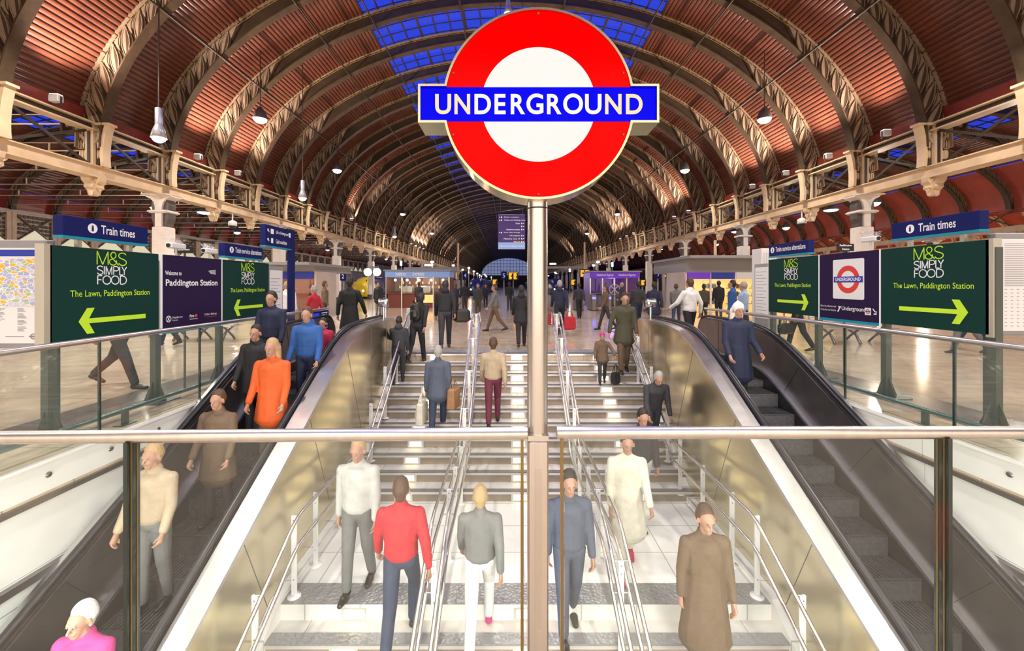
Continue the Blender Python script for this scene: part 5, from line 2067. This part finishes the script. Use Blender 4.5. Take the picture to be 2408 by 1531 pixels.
# trains standing at the platforms
def train(x, Y, L, label, nose):
    o = thing('train', (x, Y, 0), label, 'train')
    def ring(y, s_, h):
        h *= .68
        return [(x + 1.1 * s_ * a_, y, .25 + (h - .25) * b_) for a_, b_ in ((-1, 0), (-1.02, .35), (-.98, .62), (-.78, .88), (-.4, 1), (.4, 1), (.78, .88), (.98, .62), (1.02, .35), (1, 0))]
    secs = [(Y, .72, 2.2), (Y + .5, .86, 2.75), (Y + 1.3, .95, 3.3), (Y + 2.6, 1, 3.65), (Y + L, 1, 3.65)]
    for k in range(3):
        MB().box(x - 1.1, x + 1.1, Y + 2 + k * L * .3, Y + 5 + k * L * .3, 0, .3).build('bogie', 'black', o)
    vs, fs = [], []
    for s_ in secs:
        vs += ring(*s_)
    for i in range(len(secs) - 1):
        for j in range(9):
            fs.append((i * 10 + j, i * 10 + j + 1, (i + 1) * 10 + j + 1, (i + 1) * 10 + j))
    fs.append(list(range(10)))
    mb = MB()
    bf = [f for f in fs if max(f) >= 30 and min(f) >= 30]
    mb.add(vs[30:], [[i - 30 for i in f] for f in bf if min(f) >= 30], True)
    mb.build('body', 'train_blue', o)
    nb = MB()
    nb.add(vs[:40], [f for f in fs if max(f) < 40], True)
    nb.build('nose', nose, o)
    wv = [(x - .7, Y + .62, 1.62), (x + .7, Y + .62, 1.62), (x + .65, Y + 1.25, 2.12), (x - .65, Y + 1.25, 2.12)]
    MB().extr([(a_, b_ - .12, c__) for a_, b_, c__ in wv], (0, .06, 0)).build('windscreen', 'black', o)
    for s_ in (-.75, .75):
        MB().lathe([(.001, -.03), (.12, -.03), (.13, .1)], (x + s_ * .8, Y, .9), 14, ax='Y').build('headlamp', 'step_glow', o)
    q = MB()
    for k in range(int((L - 4) / 2)):
        for s_ in (-1, 1):
            xx = x + s_ * 1.11
            q.box(xx - .02, xx + .02, Y + 4 + k * 2, Y + 5.4 + k * 2, 1.2, 1.75)
    q.build('windows', 'black', o)
    return o


train(-16.6, 46, 90, 'train with a yellow nose standing behind the left columns', 'train_yellow')
train(-4.6, 58, 100, 'dark blue train seen end on behind platform sign 4', 'train_blue')
train(7.5, 62, 100, 'dark train deep in the hall to the right of the pole', 'train_blue')

# row of ticket gates with blue neon on the right
for i in range(7):
    x = 3.4 + i * .95
    o = thing('ticket_gate', (x, 26.5, 0), 'low steel ticket gate glowing blue in front of the purple kiosk', 'ticket gate', 'blue lit ticket gates')
    MB().cbox(x - .14, x + .14, 25.7, 27.3, 0, 1.02, .03).build('cabinet', 'steel_dark', o)
    MB().box(x - .11, x + .11, 25.69, 25.70, .72, .86).build('lit_strip', 'blue_neon', o)
    MB().box(x + .15, x + .6, 26.45, 26.48, .3, .95).build('flap', 'glass', o)
# small red and green signal lamps near the middle
for i, (px, py, Y, mt, lb) in enumerate(((1099, 714, 24, 'red_glow', 'red glowing floor beacon left of centre'), (709 * 1.0 + 731, 622, 40, 'green_glow', 'green lit exit lamp above the right screens'), (943, 619, 38, 'green_glow', 'green lit lamp above the coffee kiosk'))):
    c_ = P(px, py, Y)
    o = thing('signal_lamp', (c_.x, Y, 0), lb, 'signal lamp')
    MB().cbox(c_.x - .1, c_.x + .1, Y - .06, Y + .06, c_.z - .22, c_.z + .22, .02).build('lens', mt, o)
    MB().box(c_.x - .03, c_.x + .03, Y + .065, Y + .1, 0, c_.z + .2).build('post', 'grey_paint', o)
# slim masts in the middle distance
for px, top, Y, lb in ((1077, 572, 40, 'slim grey mast left of the hanging sign'), (1375, 570, 42, 'slim grey mast right of the pole'), (1682, 565, 30, 'slim pale mast in front of the right shops')):
    c_ = P(px, top, Y)
    o = thing('mast', (c_.x, Y, 0), lb, 'mast')
    MB().tube([(c_.x, Y, 0), (c_.x, Y, c_.z)], .1, 10).build('shaft', 'cream', o)
    MB().lathe([(.2, 0), (.2, .05), (.1, .1)], (c_.x, Y, 0), 14).build('base', 'grey_paint', o)

# ------------------------------------------------------------------ people
mat('skin', (.42, .23, .155), .55)
mat('skin_brown', (.23, .115, .07), .5)
for n_, c_ in (('hair_dark', (.02, .014, .01)), ('hair_brown', (.08, .04, .02)), ('hair_fair', (.42, .28, .13)), ('hair_grey', (.35, .33, .31)), ('hair_white', (.75, .72, .68))):
    mat(n_, c_, .55, bump=.4, bscale=60)
CL = {'black': (.012, .012, .014), 'charcoal': (.035, .035, .04), 'navy': (.012, .018, .05), 'blue': (.02, .09, .30), 'skyblue': (.35, .48, .68), 'red': (.45, .02, .03),
      'crimson': (.38, .01, .05), 'orange': (.62, .10, .015), 'olive': (.06, .055, .03), 'beige': (.42, .33, .22), 'brown': (.13, .085, .05), 'maroon': (.13, .02, .04), 'grey': (.16, .165, .16),
      'palegrey': (.5, .5, .47), 'white': (.78, .77, .74), 'cream': (.68, .64, .52), 'pink': (.5, .04, .2), 'denim': (.03, .045, .085), 'plum': (.1, .02, .07), 'bluegrey': (.07, .085, .12), 'tan': (.33, .18, .08)}
for k_, c_ in CL.items():
    mat('cloth_' + k_, c_, .75, var=.12, vscale=9, bump=.25, bscale=45)
mat('leather', (.015, .013, .012), .35)
mat('eye_white', (.42, .4, .38), .4)
mat('lips', (.42, .16, .14), .5)
REMESH = []


def soft_mesh(mb, name, mt, parent, yaw_m, vox):
    """one continuous smooth surface from overlapping capsules"""
    me = bpy.data.meshes.new(name)
    me.from_pydata([tuple(yaw_m @ Vector(p)) for p in mb.v], [], mb.f)
    me.materials.append(M[mt])
    o = bpy.data.objects.new(name, me)
    COL.objects.link(o)
    o.parent = parent
    KIDS.setdefault(parent.name, []).append(o)
    r = o.modifiers.new('r', 'REMESH')
    r.mode = 'VOXEL'
    r.voxel_size = vox
    r.use_smooth_shade = True
    s = o.modifiers.new('s', 'SMOOTH')
    s.factor = .5
    s.iterations = 3
    REMESH.append(o)
    return o


def hard_mesh(mb, name, mt, parent, yaw_m):
    mb.v = [tuple(yaw_m @ Vector(p)) for p in mb.v]
    return mb.build(name, mt, parent, off=(0, 0, 0))


def person(loc, face, label, h=1.74, top='black', legs='charcoal', hair='hair_dark', skin='skin', stride=0., lean=0., coat=0., arms=((.1, .15), (-.1, .15)),
           hood=False, hat=None, long_hair=False, shoes='leather', skirt=False, step_up=0., out=(.10, .10), turn=0., grp=None, look=0., vox=None):
    """face: compass angle in degrees, 0 looks into the hall, 180 looks at the camera.
    stride: leg swing in degrees; arms: (swing, bend) of left and right in radians; step_up: height of the right foot above the left"""
    o = thing('person', loc, label, 'person', grp)
    s = h / 1.74
    Rz = Matrix.Rotation(R(face), 3, 'Z')
    S = Rz * s
    far = math.hypot(loc[0], loc[1])
    vox = vox or (.010 if far < 8 else .013 if far < 14 else .018)
    vox *= s
    # legs
    hip = {-1: Vector((-.088, 0, .92)), 1: Vector((.088, 0, .92))}
    lg = {}
    for sd in (-1, 1):
        th = R(stride) * sd
        kb = abs(min(th, 0)) * .9 + .06
        if sd == 1 and step_up:
            th = math.acos(max(.2, 1 - step_up * 1.5)) * .85
            kb = th * 1.25
        kn = hip[sd] + Vector((0, math.sin(th), -math.cos(th))) * .44
        an = kn + Vector((0, math.sin(th - kb), -math.cos(th - kb))) * .41
        lg[sd] = (kn, an)
    low = min(lg[-1][1].z, lg[1][1].z) - .075
    dz = Vector((0, 0, -low))
    for sd in (-1, 1):
        hip[sd] += dz
        lg[sd] = (lg[sd][0] + dz, lg[sd][1] + dz)
    pel = Vector((0, 0, .95)) + dz
    Ml = Matrix.Rotation(-lean, 3, 'X') @ Matrix.Rotation(R(turn), 3, 'Z')
    T = lambda x, y, z: pel + Ml @ Vector((x, y, z - .95))
    X_ = Ml @ Vector((1, 0, 0))
    Xv = Vector((1, 0, 0))
    chest, neck = T(0, .0, 1.27), T(0, -.015, 1.46)
    hl = Matrix.Rotation(R(look), 3, 'Z')
    hc = T(0, .02, 1.615)
    Hd = lambda x, y, z: hc + Ml @ (hl @ Vector((x, y, z)))
    body = MB()
    # head: skull, jaw, nose, ears, brow
    body.cap(Hd(0, -.018, .02), Hd(0, .0, .025), .088, .084, Ml @ hl @ Xv, .86)
    body.cap(Hd(0, .01, -.01), Hd(0, .035, -.075), .072, .042, Ml @ hl @ Xv, .85)
    body.cap(Hd(0, .082, .012), Hd(0, .102, -.028), .009, .014, n=8)
    body.cap(Hd(-.03, .076, .028), Hd(.03, .076, .028), .012, .012, n=8)
    body.cap(Hd(-.02, .072, -.055), Hd(.02, .072, -.055), .012, .012, n=8)
    for sd in (-1, 1):
        body.cap(Hd(sd * .078, -.005, .015), Hd(sd * .083, -.015, -.025), .016, .012, n=8)
    body.cap(neck, Hd(0, -.01, -.06), .058, .052)
    # trunk
    body.cap(T(0, 0, .95), T(0, .0, 1.1), .10, .095, X_, 1.45)
    body.cap(T(0, 0, 1.1), T(0, .0, 1.33), .098, .11, X_, 1.5)
    body.cap(T(-.11, -.01, 1.385), T(.11, -.01, 1.385), .05, .05)
    # arms and hands
    jk = MB()
    hands = {}
    for sd, (sw, bd) in zip((-1, 1), arms):
        ab = out[0] if sd < 0 else out[1]
        sh = T(sd * .185, -.01, 1.385)
        d1 = Ml @ Vector((sd * math.sin(ab) * 1.2, math.sin(sw), -math.cos(sw))).normalized()
        el = sh + d1 * .285
        d2 = Ml @ Vector((sd * math.sin(ab) * .5, math.sin(sw + bd), -math.cos(sw + bd))).normalized()
        wr = el + d2 * .245
        hands[sd] = (wr, d2, el, sh)
        body.cap(sh, el, .046, .038)
        body.cap(el, wr, .037, .026)
        # palm, four fingers of different length bent at the knuckles, thumb from the side
        sidev = d2.cross(X_ * sd)
        sidev = sidev.normalized() if sidev.length > .01 else Vector((0, 1, 0))
        palm = wr + d2 * .085
        body.cap(wr + d2 * .02, palm, .022, .026, sidev, 1.5, 10)
        inn = (X_ * -sd)
        for fi, (fo, fl) in enumerate(((-.028, .068), (-.009, .08), (.01, .075), (.028, .058))):
            b0 = palm + sidev * -fo
            k1 = b0 + (d2 * .8 + inn * .45).normalized() * fl * .5
            k2 = k1 + (d2 * .45 + inn * .85).normalized() * fl * .5
            body.cap(b0, k1, .0095, .009, n=7)
            body.cap(k1, k2, .009, .008, n=7)
        t0 = wr + d2 * .045 + sidev * .03
        t1 = t0 + (sidev * .8 + d2 * .7 + inn * .3).normalized() * .035
        body.cap(t0, t1, .011, .0105, n=7)
        body.cap(t1, t1 + (d2 + inn * .5).normalized() * .028, .0105, .009, n=7)
        jk.cap(sh, el, .068, .056)
        jk.cap(el, el + d2 * .22, .055, .045)
    for sd in (-1, 1):
        kn, an = lg[sd]
        body.cap(hip[sd], kn, .08, .055)
        body.cap(kn, an, .052, .034)
    soft_mesh(body, 'body', skin, o, S, vox * .85)
    # upper garment
    jk.cap(T(0, 0, 1.0 - .0), T(0, .0, 1.14), .128, .122, X_, 1.42)
    jk.cap(T(0, 0, 1.14), T(0, .0, 1.33), .124, .132, X_, 1.5)
    jk.cap(T(-.12, -.012, 1.385), T(.12, -.012, 1.385), .072, .072)
    for sd in (-1, 1):
        jk.cap(T(sd * .05, -.02, 1.435), T(sd * .165, -.012, 1.385), .055, .062)
    jk.cap(T(0, -.02, 1.42), T(0, -.02, 1.475), .085, .074)
    if coat:
        jk.cap(T(0, 0, 1.02), Vector((0, -.01, .93 - coat)) + dz, .13, .155 + coat * .08, Xv, 1.4)
    if hood:
        jk.cap(T(0, -.075, 1.47), T(0, -.05, 1.50), .085, .08, X_, 1.2)
        if hood == 'up':
            jk.cap(Hd(0, -.045, .03), Hd(0, -.02, .05), .115, .108, X_, .95)
    soft_mesh(jk, 'jacket' if not coat else 'coat', 'cloth_' + top, o, S, vox)
    # lower garment
    tr = MB()
    tr.cap(T(0, 0, .93), T(0, 0, 1.02), .112, .11, Xv, 1.42)
    for sd in (-1, 1):
        kn, an = lg[sd]
        tr.cap(hip[sd], kn, .096, .072)
        tr.cap(kn, kn + (an - kn) * .93, .070, .056)
    if skirt:
        tr.cap(T(0, 0, .98), Vector((0, 0, .52)) + dz, .12, .19, Xv, 1.2)
    soft_mesh(tr, 'trousers' if not skirt else 'skirt', 'cloth_' + legs, o, S, vox)
    sh_ = MB()
    for sd in (-1, 1):
        kn, an = lg[sd]
        sd_ = (an - kn).normalized()
        fwd = Vector((0, 1, 0)) - sd_ * Vector((0, 1, 0)).dot(sd_) * .8
        fwd = Vector((0, fwd.y, min(0, fwd.z) * .6)).normalized()
        sh_.cap(an + Vector((0, -.03, -.035)), an + fwd * .08 + Vector((0, 0, -.04)), .042, .040, Xv, 1.0)
        sh_.cap(an + fwd * .07 + Vector((0, 0, -.045)), an + fwd * .17 + Vector((0, 0, -.05)), .038, .026, Xv, 1.3)
    soft_mesh(sh_, 'shoes', shoes if shoes in M else 'cloth_' + shoes, o, S, vox * .8)
    # hair or hat
    hm = MB()
    if hat:
        hm.cap(Hd(0, -.02, .045), Hd(0, -.008, .06), .100, .094, X_, .92)
        hm.cap(Hd(0, -.02, .115), Hd(0, -.02, .15), .05, .022)
        soft_mesh(hm, 'hat', 'cloth_' + hat, o, S, vox * .8)
        hm = MB()
        hm.cap(Hd(0, -.06, -.02), Hd(0, -.05, -.07), .07, .05, X_, 1.1)
    else:
        hm.cap(Hd(0, -.040, .035), Hd(0, -.034, .073), .097, .086, X_, .94)
        hm.cap(Hd(0, -.05, .02), Hd(0, -.055, -.04), .082, .06, X_, .95)
    if long_hair:
        for sx in (-.045, 0, .045):
            hm.cap(Hd(sx, -.06, .0), Hd(sx * 1.3, -.085, -.19), .062, .04)
    if not (hood == 'up'):
        soft_mesh(hm, 'hair', hair, o, S, vox * .8)
    if 110 < (face + turn + look) % 360 < 250:
        ey = MB()
        for sd in (-1, 1):
            ey.ball(Hd(sd * .031, .079, .010), .0095, 10, 6)
        ey_o = hard_mesh(ey, 'eyes', 'eye_white', o, S)
        pu = MB()
        for sd in (-1, 1):
            pu.ball(Hd(sd * .031, .0855, .010), .0062, 8, 5)
        hard_mesh(pu, 'pupils', 'black', o, S)
        mo = MB().cap(Hd(-.02, .083, -.055), Hd(.02, .083, -.055), .005, .005, n=8)
        hard_mesh(mo, 'mouth', 'lips', o, S)
    o['hand_r'] = 0
    del o['hand_r']
    W = lambda v: Vector(loc) + S @ v
    return dict(o=o, hands={k: W(v[0] + v[1] * .1) for k, v in hands.items()}, back=W(T(0, -.19, 1.24)), M=Rz, s=s, shoulder={k: W(v[3]) for k, v in hands.items()}, axis=Rz @ X_)


def bag(pt, w_, d, h, mt, label, handle=True, face=0, name='bag', cat='bag'):
    """soft bag hanging from a hand, with a looped handle"""
    o = thing(name, (pt[0], pt[1], pt[2] - h - .16), label, cat)
    Rm = Matrix.Rotation(R(face), 3, 'Z')
    z0 = 0.0
    b = MB().cbox(-w_ / 2, w_ / 2, -d / 2, d / 2, 0, h, min(d, h) * .22)
    b.v = [tuple(Rm @ Vector((x * (1 + .1 * (1 - z / h)), y * (1 + .2 * (1 - z / h)), z))) for x, y, z in b.v]
    b.build('bag_body', mt, o, off=(0, 0, 0))
    for sd in (-1, 1):
        q = MB().tube([Rm @ Vector((w_ * .28 * math.cos(a), sd * d * .3 * (1 - math.sin(a)), h - .02 + .18 * math.sin(a))) for a in sub(0, math.pi, 10)], .009, 6)
        q.build('handle', mt, o, off=(0, 0, 0))
    return o


def backpack(p, mt, label, k=1.):
    """rounded pack with front pocket and straps on a person's back"""
    o = thing('backpack', p['back'], label, 'backpack')
    Rm = p['M'] * (p['s'] * k)
    b = MB().cap(Vector((0, -.02, -.15)), Vector((0, -.02, .12)), .12, .10, Vector((1, 0, 0)), 1.25)
    soft_mesh(b, 'pack', mt, o, Rm, .014)
    b = MB().cap(Vector((0, -.12, -.13)), Vector((0, -.12, -.02)), .06, .06, Vector((1, 0, 0)), 1.7)
    soft_mesh(b, 'pocket', mt, o, Rm, .014)
    b = MB()
    for sd in (-1, 1):
        b.tube([Rm @ Vector(v) for v in ((sd * .11, .03, -.2), (sd * .14, .12, -.1), (sd * .13, .2, .08), (sd * .12, .13, .24), (sd * .1, .02, .22))], .016, 6)
    b.build('straps', mt, o, off=(0, 0, 0))
    return o


EL = XC - 3.78
ERX = XC + 3.78
def on_step(y):
    """the level of the escalator step that covers depth y"""
    k = math.floor((y - 2.1) / .4)
    return step_z(2.1 + k * .4 + .2) + .002


def stair(y):
    """level of the tread under depth y"""
    if y >= Y1:
        return 0.
    if y > ZL0:
        return -math.ceil((Y1 - y) / TR) * RS
    if y > ZL1:
        return LAND
    return LAND - math.ceil((ZL1 - y) / TR) * RS


W1 = ((.35, .25), (-.35, .2))
# --- at the head of the stairs and escalators
person((-3.85, 10.15, .005), 0, 'man in a black coat seen from behind at the top of the left escalator', 1.80, 'black', 'black', 'hair_dark', coat=.34, stride=10, arms=((-.1, .2), (.2, .2)), out=(.22, .3))
p = person((-2.12, Y1 - .22, stair(Y1 - .22)), -12, 'person in slim black trousers with a shiny backpack climbing the last step at left', 1.66, 'black', 'black', 'hair_dark', lean=.38, stride=16, arms=((.5, .5), (-.3, .4)))
backpack(p, 'leather', 'shiny black backpack on the bent person at the stair head', .95)
p = person((-1.60, 10.6, 0), 8, 'hurrying person in black jacket carrying a round shoulder bag at the stair head', 1.80, 'black', 'charcoal', 'hair_dark', lean=.28, stride=22, arms=W1, hood=True, shoes='brown')
bag((-1.18, 10.62, 1.18), .40, .26, .34, 'leather', 'bulky round black bag beside the person at the stair head', face=20)
person((-2.42, 9.2, stair(9.2)), 5, 'small person in dark coat climbing by the left handrail', 1.46, 'charcoal', 'charcoal', 'hair_dark', lean=.15, stride=12, arms=((.9, .5), (.1, .2)), hood=True)
p = person((-1.36, 8.05, stair(8.05)), 4, 'person in a blue-grey jacket with a tan bag halfway up the left flight', 1.72, 'bluegrey', 'denim', 'hair_grey', lean=.1, stride=12, coat=.12, step_up=.12)
bag((-1.05, 8.02, stair(8.05) + 1.05), .3, .14, .40, 'cloth_tan', 'tan shoulder bag of the person halfway up the stairs', face=70)
bag((-1.66, 8.02, stair(8.05) + .78), .34, .12, .42, 'cloth_cream', 'pale yellow carrier bag hanging beside the left flight', face=80)
person((-.29, 8.1, stair(8.1)), 2, 'person in maroon trousers climbing the middle flight', 1.70, 'beige', 'maroon', 'hair_brown', stride=14, arms=W1, step_up=.1)
pm = person((2.62, 9.42, stair(9.42)), 176, 'man in an olive coat coming down at right holding a child by the hand', 1.80, 'olive', 'brown', 'hair_dark', stride=10, coat=.2, arms=((.15, .3), (.18, .1)), out=(.12, .35), lean=.1)
person((2.06, 9.12, stair(9.12)), 172, 'small child in a bright pink hat and red-brown coat on the top steps', 1.12, 'brown', 'charcoal', 'hair_fair', stride=12, hat='pink', coat=.1, arms=((.5, .3), (.1, .2)), out=(.5, .15))
bag((2.32, 9.0, stair(9.0) + .62), .2, .1, .26, 'cloth_black', 'small dark bag beside the child in the pink hat', face=30)
person((2.62, 7.55, stair(7.55)), 182, 'stooping grey haired person in dark clothes by the right handrail', 1.60, 'charcoal', 'charcoal', 'hair_grey', lean=.45, stride=14, arms=((.5, .3), (.7, .4)))
person((4.55, 10.45, 0), 20, 'person in a loose white shirt at the top of the right escalator', 1.80, 'white', 'black', 'hair_brown', stride=12, arms=((.4, .6), (-.2, .5)), out=(.35, .35))
person((3.72, 6.75, on_step(6.75)), 178, 'person with a white head covering and navy coat riding the right escalator', 1.72, 'navy', 'black', 'hair_white', coat=.35, hat='white', long_hair=True, arms=((.25, .6), (.2, .5)))

# --- riding the left escalator
for x, y, nm, kw in ((-3.26, 5.75, 'person in a bright orange coat riding the left escalator', dict(top='orange', legs='brown', hair='hair_fair', coat=.25, long_hair=True)),
                     (-3.78, 6.25, 'person in a black coat riding the left escalator beside the wall', dict(top='black', legs='black', hair='hair_dark', coat=.2)),
                     (-3.16, 6.55, 'person in a blue jacket riding the left escalator', dict(top='blue', legs='navy', hair='hair_brown', hood=True)),
                     (-3.95, 6.95, 'dark haired person in navy high on the left escalator', dict(top='navy', legs='charcoal', hair='hair_dark')),
                     (-3.62, 5.2, 'person in a sandy brown coat riding the left escalator', dict(top='brown', legs='charcoal', hair='hair_brown', coat=.3)),
                     (-3.2, 7.2, 'child in a crimson jacket near the top of the left escalator', dict(top='crimson', legs='black', hair='hair_dark')),
                     (-3.32, 3.25, 'person in a pink coat low on the left escalator', dict(top='pink', legs='charcoal', hair='hair_white', coat=.2)),
                     (-3.75, 4.4, 'person in a pale jacket low on the left escalator', dict(top='beige', legs='grey', hair='hair_fair'))):
    person((x, y, on_step(y)), 180, nm, (1.22 if 'child' in nm else 1.66 + .06 * math.sin(x * 9 + y)), arms=((.15, .35), (.2, .3)), stride=4, **kw)

# --- on the landing and the steps below it
person((-1.13, 4.40, stair(4.4)), 2, 'person in a red jacket and dark jeans stepping onto the landing', 1.78, 'red', 'denim', 'hair_brown', stride=14, arms=((.25, .2), (-.3, .3)), step_up=.16, out=(.2, .25))
person((-1.76, 4.88, LAND + .005), 178, 'person in pale jacket and grey trousers on the left of the landing', 1.76, 'palegrey', 'grey', 'hair_fair', stride=9)
person((-.30, 4.48, stair(4.48)), 0, 'person in pale trousers and pink trainers climbing the middle flight', 1.66, 'grey', 'white', 'hair_fair', stride=18, shoes='pink', arms=W1, step_up=.16)
person((.66, 4.5, stair(4.5)), 185, 'person in dark blue-grey just right of the sign pole below the landing', 1.74, 'bluegrey', 'bluegrey', 'hair_dark', stride=10)
p = person((1.5, 5.25, LAND + .005), 175, 'person in a cream coat on the right of the landing', 1.70, 'cream', 'cream', 'hair_brown', coat=.4, stride=13, shoes='crimson', arms=((.3, .5), (.1, .3)))
person((2.02, 6.35, LAND + .005), 186, 'person in dark jacket with a white bag on the far part of the landing', 1.72, 'charcoal', 'palegrey', 'hair_dark', lean=.12, stride=16)
bag((1.62, 6.2, LAND + 1.0), .34, .16, .4, 'cloth_white', 'white bag carried over the far part of the landing', face=10)
person((1.95, 4.12, stair(4.12)), 180, 'person in a long brown coat on the steps below the landing at right', 1.74, 'brown', 'brown', 'hair_brown', coat=.45, stride=8)

# --- on the concourse beside the well
person((-6.2, 6.65, 0), -90, 'person in a dark suit striding behind the left balustrade', 1.80, 'charcoal', 'charcoal', 'hair_dark', stride=24, arms=W1)
person((-9.15, 11.2, 0), 90, 'person in black trousers walking far behind the left board', 1.76, 'black', 'black', 'hair_dark', stride=18, arms=W1)
person((7.15, 10.3, 0), 70, 'person in dark clothes with a black handbag behind the right board', 1.72, 'olive', 'black', 'hair_dark', stride=14)
bag((6.78, 10.2, .85), .36, .2, .26, 'leather', 'black handbag of the person behind the right board', face=20)
person((10.9, 9.9, 0), 90, 'person in grey trousers beyond the right balustrade', 1.74, 'grey', 'grey', 'hair_brown', stride=18)
person((11.6, 10.4, 0), -90, 'person in jeans and trainers beyond the right balustrade', 1.76, 'navy', 'denim', 'hair_brown', stride=16, shoes='palegrey')

# --- further into the hall
for i, (px, Y, fc, kw, lb) in enumerate((
        (675, 12.2, 10, dict(top='white', legs='black', hair='hair_fair', stride=4), 'woman in a white jumper with her back turned by the blue post'),
        (657, 12.8, -20, dict(top='charcoal', legs='black', hair='hair_dark'), 'person in dark clothes beside the woman in the white jumper'),
        (738, 11.8, 80, dict(top='red', legs='charcoal', hair='hair_grey', stride=18, coat=.1), 'person in a red coat walking past the blue post'),
        (764, 15.5, -60, dict(top='brown', legs='charcoal', hair='hair_brown', stride=6), 'man in a brown jacket standing right of the blue post'),
        (890, 22.5, 180, dict(top='black', legs='grey', hair='hair_brown', coat=.2), 'man in a black coat standing left of the coffee kiosk'),
        (1226, 10.9, 0, dict(top='black', legs='black', hair='hair_dark', stride=18, coat=.15, hood=True), 'person in black walking away just left of the sign pole'),
        (1316, 13.5, 0, dict(top='navy', legs='black', hair='hair_grey', stride=16, hood=True), 'person in navy walking away just right of the sign pole'),
        (1163, 14.5, 90, dict(top='grey', legs='brown', hair='hair_brown', stride=20), 'person in grey crossing the concourse at the stair head'),
        (1124, 21.0, 180, dict(top='charcoal', legs='olive', hair='hair_brown'), 'man in a dark jacket standing below platform sign 4'),
        (1093, 23.0, 20, dict(top='black', legs='charcoal', hair='hair_dark'), 'person in black near the red floor beacon'),
        (1073, 25.5, -40, dict(top='navy', legs='black', hair='hair_brown'), 'person in navy at the right end of the coffee kiosk'),
        (1538, 14.0, 0, dict(top='navy', legs='navy', hair='hair_dark', stride=12, coat=.2), 'person in a navy coat left of the right drum sensor post'),
        (1500, 15.5, 0, dict(top='charcoal', legs='navy', hair='hair_dark', stride=14), 'person in charcoal by the right white post'),
        (1424, 15.0, 90, dict(top='brown', legs='charcoal', hair='hair_brown', stride=18), 'person in brown crossing in front of the purple kiosk'),
        (1722, 12.5, 60, dict(top='blue', legs='grey', hair='hair_dark', stride=8), 'person in a blue jacket by the end of the right balustrade rail'),
        (1748, 11.5, 80, dict(top='skyblue', legs='navy', hair='hair_grey', stride=8), 'person in a pale blue shirt at the end of the right board'),
        (1655, 17.5, 0, dict(top='olive', legs='black', hair='hair_dark'), 'person in dark green facing the orange shops'),
        (1690, 19.0, 0, dict(top='black', legs='black', hair='hair_dark'), 'person in black looking into the orange shops'),
        (1590, 16.5, -30, dict(top='grey', legs='denim', hair='hair_brown', stride=14), 'person in grey behind the white shirted person'),
        (1362, 20.0, 0, dict(top='charcoal', legs='black', hair='hair_dark', stride=12), 'distant person in charcoal right of the pole'),
        (1198, 26.0, 0, dict(top='black', legs='charcoal', hair='hair_dark', stride=10), 'distant person in black walking to platform 5'),
        (1142, 30.0, 180, dict(top='navy', legs='navy', hair='hair_brown', stride=10), 'distant person in navy coming from platform 4'),
        (1462, 21.5, 90, dict(top='charcoal', legs='charcoal', hair='hair_grey', stride=12), 'distant person before the purple kiosk in dark grey'),
        (985, 24.5, 0, dict(top='charcoal', legs='black', hair='hair_brown'), 'customer in dark grey at the coffee kiosk counter'))):
    X = (px - 1195) * Y / F
    p = person((X, Y, 0), fc, lb, 1.70 + .08 * math.sin(i * 2.3), arms=W1 if kw.get('stride', 0) > 9 else ((.1, .2), (.05, .25)), **kw)
    if px == 1316:
        bag(p['hands'][1] + Vector((.06, 0, 0)), .36, .16, .42, 'cloth_red', 'red carrier bag held right of the sign pole', face=10)
        bag(p['hands'][-1] + Vector((-.06, 0, 0)), .32, .14, .36, 'cloth_red', 'red carrier bag half hidden by the sign pole', face=-10)
    if px == 675:
        bag(p['hands'][1] + Vector((.05, 0, .25)), .3, .12, .3, 'cloth_tan', 'tan shoulder bag of the woman in the white jumper', face=60)

# turn the soft shapes into plain meshes
dg = bpy.context.evaluated_depsgraph_get()
new = [bpy.data.meshes.new_from_object(o.evaluated_get(dg)) for o in REMESH]
for o, me in zip(REMESH, new):
    o.modifiers.clear()
    old = o.data
    o.data = me
    me.polygons.foreach_set('use_smooth', [True] * len(me.polygons))
    bpy.data.meshes.remove(old)
